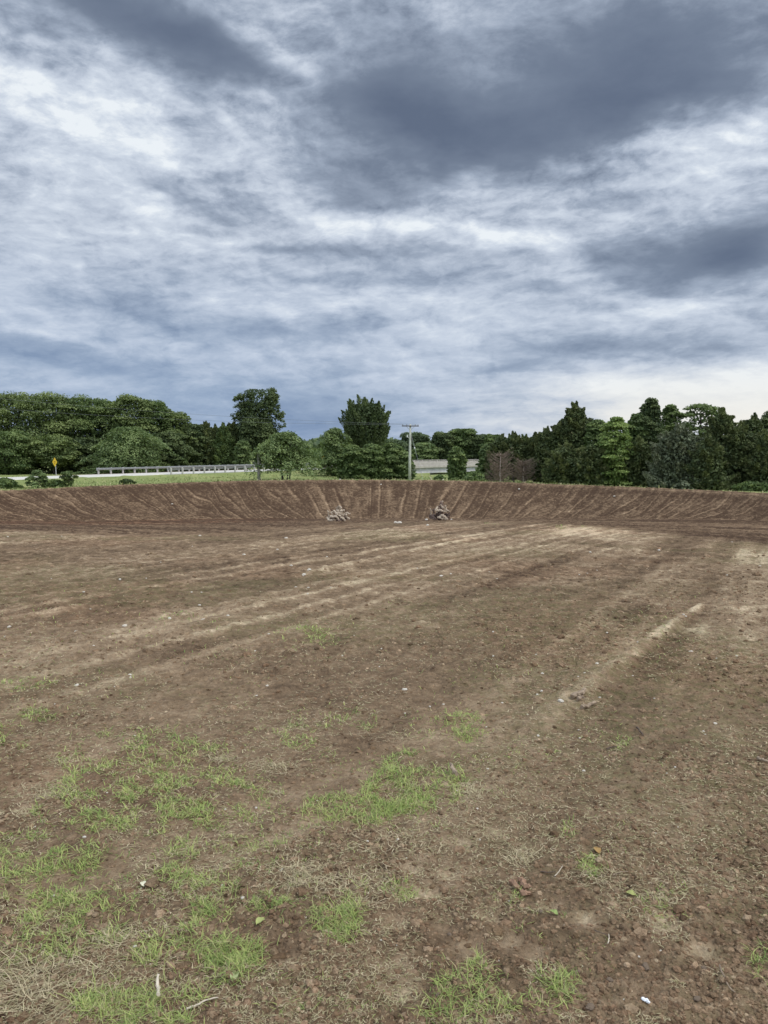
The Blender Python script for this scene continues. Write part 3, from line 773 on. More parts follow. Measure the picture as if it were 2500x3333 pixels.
def tree(name, label, cat, px, top, base, hw, Y, prof='round', nleaf=9000, nclump=60, leaf=None, mat=None, bark=None, style='pad', group=None,
         seed=0, lift=0.0, crown0=0.0, gap=0.0, trunks=1, topj=.08, wobble=.28, ground=None, depth_ratio=.9, lean=0, flat=.55, lobes=None, parts=('trunk', 'crown'), trunk_h=.8, trunk_r=None):
    rng = np.random.default_rng(seed * 131 + 5)
    b = px_at(px, base, Y); gz = float(base_z(b[0], b[1])); o = np.array([b[0], b[1], gz])
    H = px_at(px, top, Y)[2] - gz; W = hw * Y / FPX * (1.32 if style == 'cedar' else 1.34 if (group and prof == 'round') else 1.2)
    leaf = leaf or (.11 + .0017 * Y); nleaf = int(nleaf * 1.45)
    g = thing(name, label, cat, o, group=group)
    hp, wp = PROF[prof]
    # silhouettes are uneven: lobes by direction and height
    la = rng.uniform(0, 6.28, 6); lk = rng.integers(1, 4, 6)
    def width(h, a):
        t = (h - crown0) / (1 - crown0)
        w_ = np.interp(t, hp, wp) * (t >= 0)
        lob = sum(np.sin(a * k + q + h * 5 * (i % 3)) for i, (k, q) in enumerate(zip(lk, la))) / 6
        return W * w_ * (1 + wobble * lob)
    nc = nclump
    hs = crown0 + (1 - crown0) * np.power(rng.uniform(0, 1, nc), .85) * .97
    an = rng.uniform(0, 6.283, nc)
    rad = np.sqrt(rng.uniform(.12, 1, nc)); rad = np.where(rng.uniform(size=nc) < .6, rng.uniform(.75, 1, nc), rad)
    wd = width(hs, an)
    cr = W * rng.uniform(.18, .40, nc) * (1 if style != 'cedar' else .8)
    cr = np.minimum(cr, H * .2)
    C = np.stack([np.cos(an) * np.maximum(wd * rad - cr * .5, 0), np.sin(an) * np.maximum(wd * rad - cr * .5, 0) * depth_ratio, hs * H - cr * .35], 1)
    C[:, 0] += lean * hs * H
    if lobes:
        wts = np.array([rx * ry for (_, _, rx, ry) in lobes], float); li = rng.choice(len(lobes), nc, p=wts / wts.sum()); q_ = Y / FPX
        dd = unit(rng.normal(size=(nc, 3))) * np.power(rng.uniform(.1, 1, nc), .4)[:, None]
        for j in range(nc):
            lx, ly, rx, ry = lobes[li[j]]; c_ = px_at(lx, ly, Y) - o
            cr[j] = min(rx, ry) * q_ * rng.uniform(.26, .5)
            C[j] = c_ + dd[j] * np.maximum(np.array([rx, rx, ry]) * q_ - cr[j] * .8, .05)
        hs = C[:, 2] / H
    ctint = rng.uniform(-.1, 1.05, nc) * .8 + np.clip(hs, 0, 1) * .2
    per = np.maximum(1, (nleaf * (cr ** 2) / (cr ** 2).sum())).astype(int)
    idx = np.repeat(np.arange(nc), per); n = len(idx)
    d = unit(rng.normal(size=(n, 3)))
    if style == 'pad':
        d[:, 2] = np.where((d[:, 2] < 0) & (rng.uniform(size=n) < .85), -d[:, 2] * .8, d[:, 2])
        rr = np.power(rng.uniform(0, 1, n), .35)[:, None]
        P = C[idx] + d * rr * (cr[idx][:, None] * np.array([1, 1, flat]))
        Nn = unit(d * .7 + np.array([0, 0, .75]) + rng.normal(size=(n, 3)) * .45)
        L = leaves(P, Nn, leaf, rng, .6, np.stack([np.clip(ctint[idx] + rng.normal(size=n) * .15, 0, 1), rng.uniform(size=n), rng.uniform(size=n)], 1))
    elif style == 'spray':   # arching, drooping flat sprays
        out = unit(np.stack([np.cos(an), np.sin(an), np.zeros(nc)], 1))
        a_, b_ = rng.uniform(-1, 1, n), rng.uniform(-1, 1, n)
        side = np.cross(out, UP)
        ln = cr * 1.7
        P = C[idx] + out[idx] * (a_ * ln[idx])[:, None] + side[idx] * (b_ * cr[idx] * (1 - .5 * np.abs(a_)))[:, None]
        P[:, 2] += cr[idx] * (.25 - .55 * ((a_ + .5) ** 2) * (.8)) - np.abs(b_) * cr[idx] * .2 + rng.normal(size=n) * .10
        Nn = unit(np.array([0, 0, 1.0]) + out[idx] * (.4 * (a_ + .5))[:, None] + rng.normal(size=(n, 3)) * .35)
        L = leaves(P, Nn, leaf, rng, .5, np.stack([np.clip(ctint[idx] + rng.normal(size=n) * .15, 0, 1), rng.uniform(size=n), rng.uniform(size=n)], 1))
    else:                     # cedar / shoot: pointed plumes
        out = unit(np.stack([np.cos(an), np.sin(an), np.full(nc, .6 if style == 'cedar' else 1.7)], 1) + rng.normal(size=(nc, 3)) * .25)
        tp_ = .93 if style == 'cedar' else .84
        out[hs > tp_] = unit(np.array([[.0, 0, 1.0]]) + rng.normal(size=((hs > tp_).sum(), 3)) * .22)
        t = rng.uniform(0, 1, n)
        ln = cr * (1.8 if style == 'cedar' else 2.0)
        sp = (cr * .74)[idx] * (1 - t) ** .8 * np.power(rng.uniform(0, 1, n), .4) + .02
        Q = unit(np.cross(out[idx], rng.normal(size=(n, 3))))
        P = C[idx] + out[idx] * ((t - .35) * ln[idx])[:, None] + Q * sp[:, None]
        Nn = unit(Q + rng.normal(size=(n, 3)) * .55 + np.array([0, 0, .25]))
        upv = unit(out[idx] + Q * .5 + rng.normal(size=(n, 3)) * .25)
        L = leaves(P, Nn, leaf * (1.15 if style == 'cedar' else 1.1), rng, .42, np.stack([np.clip(ctint[idx] + rng.normal(size=n) * .18, 0, 1), rng.uniform(size=n), rng.uniform(size=n)], 1), up=upv)
    # inner filling leaves so that the sky does not show through the heart of the crown
    if gap < 1:
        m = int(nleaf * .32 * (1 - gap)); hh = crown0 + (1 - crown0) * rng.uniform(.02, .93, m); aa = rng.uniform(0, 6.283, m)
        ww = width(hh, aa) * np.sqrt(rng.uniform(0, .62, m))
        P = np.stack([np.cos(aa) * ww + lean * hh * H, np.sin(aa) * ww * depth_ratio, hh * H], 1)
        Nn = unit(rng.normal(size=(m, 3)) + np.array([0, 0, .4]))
        L2 = leaves(P, Nn, leaf * 1.3, rng, .7, np.stack([rng.uniform(0, .5, m), rng.uniform(0, .7, m), rng.uniform(size=m)], 1))  # dark end of the tint stands in for shade inside the crown
        V = np.concatenate([L[0], L2[0]]); F = np.concatenate([L[1], L2[1] + len(L[0])]); A = np.concatenate([L[2], L2[2]])
    else: V, F, A = L
    keep = V.reshape(-1, 4, 3)[:, :, 2].min(1) > -.05
    F = F[keep]
    link(parts[1], mesh_np(parts[1], V, F, mat or M['leaf_mid'], {'tint': A}), g)
    # trunk and limbs
    TV, TF = [], []
    tr = trunk_r or max(.05, .022 * H + .03)
    for k in range(trunks):
        off = np.array([rng.uniform(-1, 1), rng.uniform(-1, 1), 0]) * (W * .10 if trunks > 1 else 0)
        topp = np.array([lean * H * .8, 0, H * trunk_h]) + off * 3 + rng.normal(size=3) * W * .05 * np.array([1, 1, 0])
        pts = [off + np.array([0, 0, -.3]), off * 1.5 + np.array([rng.normal() * .05 * W, 0, H * .25]), off * 2 + (topp - off * 2) * .6 + np.array([rng.normal() * .06 * W, rng.normal() * .05 * W, 0]), topp]
        rs = tr / math.sqrt(trunks)
        tube_np(pts, [rs * 1.15, rs * .85, rs * .5, rs * .12], 7, TV, TF)
        order = np.argsort(-cr)[: max(6, 16 // trunks)]
        for i in order:
            c = C[i]; z0 = max(H * max(crown0 * .6, .12), c[2] - abs(np.hypot(c[0], c[1])) * .7 - .3); z0 = min(z0, H * .72)
            s0 = off + (topp - off) * (z0 / (H * trunk_h)) if z0 < H * trunk_h else topp
            mid = (s0 + c) / 2 + np.array([0, 0, .12 * W]) + rng.normal(size=3) * .05 * W
            tube_np([s0, mid, c], [rs * .38, rs * .25, rs * .08], 5, TV, TF)
    link(parts[0], mesh_np(parts[0], TV, TF, bark or M['bark'], smooth=True), g)
    return g

M['leaf_wood'] = mat_leaf('leaf_wood', (.075, .110, .036), (.24, .295, .105), (.32, .37, .16))
M['leaf_dark'] = mat_leaf('leaf_dark', (.048, .074, .032), (.145, .185, .072), (.20, .25, .10))
M['leaf_mid'] = mat_leaf('leaf_mid', (.070, .110, .038), (.205, .265, .09), (.28, .34, .13))
M['leaf_bright'] = mat_leaf('leaf_bright', (.13, .20, .055), (.30, .38, .12), (.40, .47, .17), .3)
M['leaf_locust'] = mat_leaf('leaf_locust', (.095, .140, .055), (.25, .32, .125), (.33, .39, .17), .25)
M['leaf_cedar'] = mat_leaf('leaf_cedar', (.046, .068, .026), (.165, .195, .068), (.24, .24, .11), .08)
M['leaf_cedar_grey'] = mat_leaf('leaf_cedar_grey', (.075, .095, .052), (.20, .225, .13), (.24, .24, .16), .08)
M['leaf_far'] = mat_leaf('leaf_far', (.08, .115, .06), (.17, .22, .105), (.20, .25, .12))

GW = 'woodland trees along the far side of the road'
SPEC = [
 # name, label, px, top, base, hw, Y, kwargs
 # left woodland, back row
 ('broadleaf_tree', 'leafy tree at the very left end of the woodland, cut by the frame', -25, 1302, 1545, 75, 112, dict(group=GW, mat='leaf_wood')),
 ('broadleaf_tree', 'wide flat-topped green tree in the woodland, left of the yellow road sign', 62, 1268, 1545, 92, 113, dict(group=GW, mat='leaf_wood')),
 ('broadleaf_tree', 'domed tree with light green upper leaves directly above the yellow road sign', 172, 1272, 1543, 88, 112, dict(group=GW, mat='leaf_wood')),
 ('broadleaf_tree', 'rounded tree between the sign tree and the dark hollow of the woodland', 262, 1278, 1542, 78, 114, dict(group=GW, mat='leaf_mid')),
 ('broadleaf_tree', 'darker, slightly lower tree in the dip of the woodland skyline', 340, 1288, 1540, 66, 117, dict(group=GW, mat='leaf_mid')),
 ('broadleaf_tree', 'tall bushy-topped tree forming the second hump of the woodland', 432, 1280, 1540, 72, 114, dict(group=GW, mat='leaf_wood')),
 ('broadleaf_tree', 'round tree on the falling right shoulder of the woodland', 505, 1296, 1538, 62, 116, dict(group=GW, mat='leaf_mid')),
 ('broadleaf_tree', 'small tree stepping down at the right shoulder of the woodland', 578, 1333, 1536, 56, 117, dict(group=GW, mat='leaf_wood')),
 ('broadleaf_tree', 'lowest tree at the right end of the woodland, left of the dark junipers', 632, 1374, 1534, 45, 118, dict(group=GW, mat='leaf_dark')),
 # front row of the wood
 ('broadleaf_tree', 'low wide dark tree in front at the left frame edge, beside the road', 25, 1395, 1545, 92, 106, dict(group=GW, mat='leaf_mid')),
 ('broadleaf_tree', 'yellowish green small tree hanging right behind the yellow road sign', 178, 1412, 1543, 72, 107, dict(group=GW, mat='leaf_wood', crown0=.25)),
 ('broadleaf_tree', 'shadowed undergrowth tree between the road sign and the wide drooping tree', 275, 1420, 1542, 52, 110, dict(group=GW, mat='leaf_dark')),
 ('drooping_tree', 'wide low tree with layered drooping sprays above the end of the far guardrail', 418, 1380, 1536, 120, 106, dict(style='spray', prof='mound', mat='leaf_locust', nclump=80, nleaf=10000, group=GW)),
 ('broadleaf_tree', 'dense tree filling the woodland right of the wide drooping tree', 545, 1400, 1536, 65, 113, dict(group=GW, mat='leaf_dark')),
 # junipers and dark trees before the big twin tree
 ('juniper_tree', 'leftmost spiky juniper in the dark row left of the tall two-topped tree', 672, 1372, 1522, 34, 119, dict(style='cedar', prof='cone', mat='leaf_cedar')),
 ('juniper_tree', 'slim juniper second from the left in the row left of the two-topped tree', 703, 1383, 1522, 28, 120, dict(style='cedar', prof='cone', mat='leaf_cedar')),
 ('juniper_tree', 'pale-tipped juniper in the middle of the row left of the two-topped tree', 731, 1378, 1522, 34, 119, dict(style='cedar', prof='cone', mat='leaf_mid')),
 ('juniper_tree', 'juniper touching the left side of the two-topped tree', 763, 1370, 1522, 36, 121, dict(style='cedar', prof='cone', mat='leaf_cedar')),
 ('oak_tree', 'tall dark tree with two upright tops and an irregular crown, left of the gap', 845, 1250, 1520, 76, 121, dict(crown0=.12, mat='leaf_dark', nclump=185, nleaf=25000, flat=1.15, gap=.75, trunk_h=.7,
  lobes=[(840, 1415, 84, 72), (806, 1325, 35, 66), (882, 1312, 33, 68), (772, 1340, 26, 58), (915, 1372, 26, 36), (845, 1350, 34, 46), (899, 1325, 16, 48), (820, 1300, 16, 30)])),
 ('broadleaf_tree', 'yellow-green small tree under the left side of the tall two-topped dark tree', 792, 1428, 1522, 28, 117, dict(mat='leaf_locust', nleaf=3500, nclump=24)),
 ('locust_tree', 'spreading light green tree on several thin trunks, right of the two bare grey trunks', 930, 1400, 1563, 88, 86, dict(style='spray', prof='mound', crown0=.22, mat='leaf_locust', nclump=75, nleaf=9000, trunks=4, gap=.55, wobble=.4)),
 ('broken_tree', 'thin tree with two bare grey trunks and sparse leaves beside the guardrail', 845, 1447, 1565, 26, 84, dict(crown0=.42, mat='leaf_locust', nclump=14, nleaf=900, trunks=2, gap=.9, bark='bark_pale', trunk_r=.26, prof='round')),
 # right of the gap
 ('locust_tree', 'feathery grey-green tree leaning against the round dark tree, right of the sky gap', 1090, 1384, 1562, 52, 104, dict(style='spray', prof='column', mat='leaf_locust', nclump=70, nleaf=7500, gap=.5, wobble=.4)),
 ('oak_tree', 'round dark tree with upright shoots all over its top, right of the sky gap', 1191, 1306, 1545, 70, 110, dict(style='shoot', prof='round', crown0=.40, mat='leaf_dark', nclump=95, nleaf=13000, wobble=.12)),
 ('leafy_bush', 'dark green bush under the feathery tree, at the crest of the bank', 1150, 1447, 1561, 52, 97, dict(mat='leaf_mid', prof='mound')),
 ('leafy_bush', 'large bright-topped bush right below the round dark tree', 1212, 1440, 1561, 58, 98, dict(mat='leaf_mid', prof='mound')),
 ('leafy_bush', 'rounded dark bush just left of the power pole', 1275, 1437, 1561, 56, 99, dict(mat='leaf_mid', prof='mound')),
 ('leafy_bush', 'yellow-green bush standing at the foot of the power pole', 1318, 1468, 1562, 34, 98, dict(mat='leaf_locust', prof='column', nleaf=4000, nclump=34)),
 ('broadleaf_tree', 'far tree with a low crown behind the bushes left of the power pole', 1283, 1428, 1520, 46, 172, dict(mat='leaf_far')),
 ('broadleaf_tree', 'far domed tree whose top shows behind the power pole', 1345, 1405, 1520, 56, 178, dict(mat='leaf_far')),
 ('broadleaf_tree', 'yellow-green tree just right of the power pole, behind the bridge', 1385, 1440, 1518, 46, 168, dict(mat='leaf_locust')),
 ('broadleaf_tree', 'dark green tree behind the left part of the bridge', 1437, 1402, 1518, 42, 170, dict(mat='leaf_dark')),
 ('broadleaf_tree', 'highest rounded tree behind the bridge', 1502, 1388, 1518, 52, 172, dict(mat='leaf_mid')),
 ('broadleaf_tree', 'tree behind the bridge between the highest one and the junipers', 1560, 1408, 1518, 40, 170, dict(mat='leaf_dark')),
 ('broadleaf_tree', 'light green tree rising behind the left end of the junipers', 1605, 1408, 1520, 42, 165, dict(mat='leaf_mid')),
 ('young_tree', 'slim dark young tree standing alone in front of the bridge', 1488, 1447, 1566, 34, 80, dict(mat='leaf_mid', prof='column', nleaf=5000, nclump=46)),
 ('broadleaf_tree', 'rounded light green tree at the left end of the juniper row', 1592, 1436, 1566, 40, 88, dict(mat='leaf_locust', prof='mound')),
 # right: junipers
 ('juniper_tree', 'juniper with a twin-spiked top above the first dead brown cedar', 1632, 1418, 1573, 46, 84, dict(style='cedar', prof='cone', mat='leaf_cedar', crown0=.30)),
 ('juniper_tree', 'juniper with a thin upright leader between the two dead cedars', 1672, 1412, 1574, 44, 83, dict(style='cedar', prof='cone', mat='leaf_cedar', crown0=.35)),
 ('juniper_tree', 'low juniper with a small spike above the dead brown branches', 1706, 1420, 1576, 40, 85, dict(style='cedar', prof='cone', mat='leaf_mid', crown0=.35)),
 ('juniper_tree', 'juniper with a forked bare tip above the second dead cedar', 1738, 1416, 1577, 42, 83, dict(style='cedar', prof='cone', mat='leaf_cedar', crown0=.35)),
 ('juniper_tree', 'pointed juniper with a slender top just left of the tall dark tree', 1776, 1394, 1578, 46, 80, dict(style='cedar', prof='cone', mat='leaf_cedar')),
 ('juniper_tree', 'dense juniper against the left flank of the tall dark tree', 1818, 1372, 1580, 50, 78, dict(style='cedar', prof='cone', mat='leaf_cedar')),
 ('cedar_tree', 'tall dark cedar with a ragged pointed crown in the middle of the right-hand row', 1870, 1312, 1582, 60, 78, dict(style='cedar', prof='cone', mat='leaf_cedar', nclump=110, nleaf=13000, wobble=.35)),
 ('juniper_tree', 'dark juniper between the tall cedar and the yellow-green tree', 1940, 1360, 1588, 50, 76, dict(prof='column', mat='leaf_mid', wobble=.4)),
 ('maple_tree', 'bright yellow-green tree among the dark cedars', 2000, 1348, 1590, 62, 70, dict(mat='leaf_bright', prof='column', nclump=85, nleaf=9000, gap=.5, flat=.4)),
 ('broadleaf_tree', 'dark leafy tree filling in behind the yellow-green tree', 2068, 1332, 1588, 48, 80, dict(mat='leaf_mid', prof='column')),
 ('oak_tree', 'dark tree with a narrow upright top, the highest right of the yellow-green tree', 2112, 1285, 1590, 48, 80, dict(prof='column', mat='leaf_dark', nclump=90, nleaf=9500, wobble=.5, flat=.7)),
 ('oak_tree', 'dark upright tree between the highest top and the airy tree', 2175, 1308, 1590, 46, 82, dict(prof='column', mat='leaf_mid', wobble=.4, gap=.3)),
 ('airy_tree', 'tall light tree with bright sky showing through its loose crown', 2270, 1306, 1592, 64, 82, dict(mat='leaf_mid', prof='round', crown0=.25, gap=.85, nclump=95, nleaf=6500, flat=.5)),
 ('cedar_tree', 'broad grey-green cedar with bushy sprays reaching the ground', 2205, 1388, 1598, 82, 66, dict(style='cedar', prof='cone', mat='leaf_cedar_grey', nclump=120, nleaf=13000)),
 ('cedar_tree', 'cedar with a bare pointed leader right of the airy tree', 2342, 1333, 1597, 58, 70, dict(style='cedar', prof='cone', mat='leaf_cedar', nclump=90, nleaf=11000)),
 ('cedar_tree', 'broad olive cedar with layered boughs near the right frame edge', 2400, 1385, 1597, 66, 66, dict(style='cedar', prof='cone', mat='leaf_cedar', nclump=100, nleaf=12000)),
 ('cedar_tree', 'dark rounded cedar below the highest crown at the right frame edge', 2440, 1352, 1597, 54, 72, dict(style='cedar', prof='column', mat='leaf_cedar')),
 ('cedar_tree', 'dark tree with knobbly top cut by the right frame edge', 2505, 1325, 1596, 56, 74, dict(prof='column', mat='leaf_dark', nclump=80, nleaf=9000)),
 ('cedar_tree', 'lower olive cedar in front at the right frame edge', 2485, 1400, 1596, 60, 64, dict(style='cedar', prof='cone', mat='leaf_cedar')),
 # dips filled by shadowy second-row trees
 ('juniper_tree', 'shadowed juniper closing the gap behind the two dead cedars', 1705, 1440, 1572, 60, 92, dict(style='cedar', prof='mound', mat='leaf_cedar')),
 ('juniper_tree', 'dark low juniper filling the foot of the row below the tall cedar', 1840, 1450, 1583, 62, 72, dict(style='cedar', prof='mound', mat='leaf_cedar', nclump=80, nleaf=9000)),
 ('juniper_tree', 'dark low juniper left of the yellow-green tree, down at the bank', 1925, 1440, 1588, 48, 70, dict(style='cedar', prof='mound', mat='leaf_cedar')),
 ('juniper_tree', 'dark low juniper right below the yellow-green tree', 2075, 1430, 1594, 60, 70, dict(style='cedar', prof='mound', mat='leaf_cedar', nclump=80, nleaf=9000)),
 ('cedar_tree', 'olive cedar between the broad grey-green one and the pointed leader', 2300, 1420, 1598, 56, 64, dict(style='cedar', prof='cone', mat='leaf_cedar')),
 # shrubs
 ('green_shrub', 'dark rounded shrub on the bank crest at the left frame edge', 12, 1556, 1598, 50, 62, dict(mat='leaf_mid', prof='mound', nleaf=2600, nclump=26)),
 ('green_shrub', 'pale green pointed shrub below the road sign, left of it', 124, 1528, 1592, 32, 62, dict(mat='leaf_locust', prof='cone', nleaf=1300, nclump=22, gap=.8)),
 ('green_shrub', 'low spreading shrub on the crest directly below the road sign', 180, 1562, 1589, 36, 62, dict(mat='leaf_mid', prof='mound', nleaf=1300, nclump=18, gap=.5)),
 ('green_shrub', 'leafy sapling on the crest a little right of the road sign', 226, 1531, 1587, 24, 62, dict(mat='leaf_mid', prof='vase', nleaf=900, nclump=16, gap=.8)),
 ('green_shrub', 'small dark isolated shrub on the crest below the wide drooping tree', 411, 1560, 1582, 24, 64, dict(mat='leaf_dark', prof='mound', nleaf=800, nclump=12)),
 ('green_shrub', 'light green low bush in front of the bridge, right of the slim young tree', 1540, 1533, 1570, 36, 76, dict(mat='leaf_locust', prof='mound', nleaf=1800, nclump=22)),
 ('green_shrub', 'pale round bush in the grass below the bridge', 1432, 1546, 1564, 22, 90, dict(mat='leaf_locust', prof='mound', nleaf=700, nclump=10)),
 ('green_shrub', 'bright low bush at the foot of the cedars near the right frame edge', 2448, 1568, 1596, 62, 62, dict(mat='leaf_mid', prof='mound', nleaf=2200, nclump=30)),
 ('green_shrub', 'thin pale shrub at the foot of the broad grey-green cedar', 2225, 1565, 1600, 26, 61, dict(mat='leaf_cedar_grey', prof='cone', nleaf=600, nclump=12)),
]
for i, (nm, lab, px, top, base, hw, Y, kw) in enumerate(SPEC):
    kw = dict(kw); kw['mat'] = M[kw['mat']]
    if 'bark' in kw: kw['bark'] = M[kw['bark']]
    cat = {'leafy_bush': 'bush', 'green_shrub': 'shrub'}.get(nm, 'tree')
    if cat != 'tree': kw.setdefault('parts', ('stem', 'foliage'))
    kw.setdefault('nclump', 78 if kw.get('group') else 60); kw.setdefault('nleaf', 9500 if kw.get('group') else 8000)
    tree(nm, lab, cat, px, top, base, hw, Y, seed=i + 1, **kw)

def dead_cedar(px, top, base, hw, Y, label, seed, pale=.6):
    rng = np.random.default_rng(seed); b = px_at(px, base, Y); o = np.array([b[0], b[1], float(base_z(b[0], b[1]))])
    H = px_at(px, top, Y)[2] - o[2]; W = hw * Y / FPX
    g = thing('dead_cedar', label, 'tree', o); V, F = [], []
    tube_np([(0, 0, -.2), (-.03, 0, H * .5), (.02, 0, H)], [.11, .08, .02], 8, V, F)
    link('trunk', mesh_np('trunk', V, F, mat_simple('dead_trunk', (.48, .40, .34), .95, .05, .3, 12), smooth=True), g)
    V, F = [], []
    for i in range(140):
        h = H * rng.uniform(.05, .95); a = rng.uniform(0, 6.283); L = W * (1.15 - .6 * h / H) * rng.uniform(.5, 1.1)
        d = np.array([math.cos(a), math.sin(a), 0]); up = rng.uniform(.25, .75)
        p0 = np.array([0, 0, h]); p1 = p0 + d * L * .5 + UP * L * up * .35; p2 = p0 + d * L + UP * L * up
        tube_np([p0, p1, p2], [.028, .018, .006], 4, V, F)
        for k in range(7):
            t = rng.uniform(.25, 1); q = p0 + (p2 - p0) * t; dd = unit((d + rng.normal(size=3) * .7)[None])[0]
            tube_np([q, q + dd * L * .16, q + dd * L * .26 + UP * .04], [.011, .008, .003], 3, V, F)
    link('dead_branches', mesh_np('dead_branches', V, F, mat_simple('dead_twigs', (.27, .205, .16), .95, .05, .35, 5)), g)
dead_cedar(1628, 1476, 1573, 58, 78, 'bare brown dead cedar with a pale straight trunk, the left one of two', 5)
dead_cedar(1704, 1500, 1576, 56, 79, 'bare reddish brown dead cedar between the pale-trunked dead one and the green junipers', 6)

def far_wood():
    """ridge of distant woodland seen in the gap, one mass"""
    rng = np.random.default_rng(4); n = 14000
    th = R(1) * rng.uniform(-34, 34, n); rr = rng.uniform(620, 760, n); x, y = rr * np.sin(th), rr * np.cos(th)
    hh = 6 + 7 * fbm(th * 60, th * 0 + 3, 91, 4) + 2.0 * fbm(th * 400, th * 0, 92, 2); z = base_z(x, y) + hh * rng.uniform(.0, 1.0, n) ** .6
    P = np.stack([x, y, z], 1)
    L = leaves(P, unit(rng.normal(size=(n, 3)) + np.array([0, -.6, .5])), np.full(n, 5.0), rng, .8, np.stack([rng.uniform(0, 1, n)] * 3, 1))
    me = mesh_np('distant_woodland', *L[:2], M['leaf_far'], {'tint': L[2]}); tag(link('distant_woodland', me), kind='stuff', cat='woodland', label='distant wooded ridge seen in the gap between the trees')
    # nearer strip of woodland behind the gap
    n = 9000; th = R(1) * rng.uniform(-9.5, 3, n); rr = rng.uniform(235, 300, n); x, y = rr * np.sin(th), rr * np.cos(th)
    z = base_z(x, y) + rng.uniform(0, 1, n) ** .7 * (2.6 + 2.2 * fbm(th * 50, rr * .02, 93, 3))
    L = leaves(np.stack([x, y, z], 1), unit(rng.normal(size=(n, 3)) + np.array([0, -.4, .7])), np.full(n, 1.1), rng, .7, np.stack([rng.uniform(0, 1, n)] * 3, 1))
    tag(link('valley_thicket', mesh_np('valley_thicket', *L[:2], M['leaf_mid'], {'tint': L[2]})), kind='stuff', cat='thicket', label='low green thicket in the valley behind the gap')
far_wood()

# ------------------------------------------------------------------ things on the soil
def gp(px, py):
    """picture positions -> points on the soil (vectorised)"""
    px = np.asarray(px, float); py = np.asarray(py, float)
    x, z = (px - PCX) / FPX, -(py - PCY) / FPX; c, s_ = math.cos(PITCH), math.sin(PITCH)
    dx, dy, dz = x, c + z * s_, z * c - s_
    t = EYE / -np.minimum(dz, -.02)
    for _ in range(14): t = .35 * t + .65 * (EYE - base_z(dx * t, dy * t)) / -np.minimum(dz, -.02)
    return dx * t, dy * t
def strands(P, L, wid, lean, curl, rng, tint, seg=3, flatb=False):
    """curved ribbons. P base (n,3), L length, lean 0 upright..1 lying"""
    n = len(P); a = rng.uniform(0, 6.283, n); out = np.stack([np.cos(a), np.sin(a), np.zeros(n)], 1)
    el = (1 - lean) * 1.45; pts = [P]; cur = P.copy(); da = a.copy()
    rows = []
    for k in range(seg + 1):
        side = np.stack([-np.sin(da), np.cos(da), np.zeros(n)], 1)
        if flatb: pass
        w_ = (wid * (1 - (k / seg) ** 1.6 * .85))[:, None] * .5
        rows += [cur - side * w_, cur + side * w_]
        d = np.stack([np.cos(da) * np.cos(el), np.sin(da) * np.cos(el), np.sin(el)], 1)
        cur = cur + d * (L / seg)[:, None]
        el = el - curl * rng.uniform(.3, 1.2, n); da = da + rng.normal(size=n) * (.5 if not flatb else .9)
        if flatb: cur[:, 2] = np.maximum(cur[:, 2], P[:, 2] + .001)
    V = np.stack(rows, 1).reshape(-1, 3); b = (np.arange(n) * 2 * (seg + 1))[:, None]
    F = np.concatenate([b + np.array([[2 * k, 2 * k + 1, 2 * k + 3, 2 * k + 2]]) for k in range(seg)], 0)
    return V, F, np.repeat(tint, 2 * (seg + 1), 0)
def merge(Ls):
    V, F, A = [], [], []; o = 0
    for v, f, a in Ls: V.append(v); F.append(f + o); A.append(a); o += len(v)
    return np.concatenate(V), np.concatenate(F), np.concatenate(A)

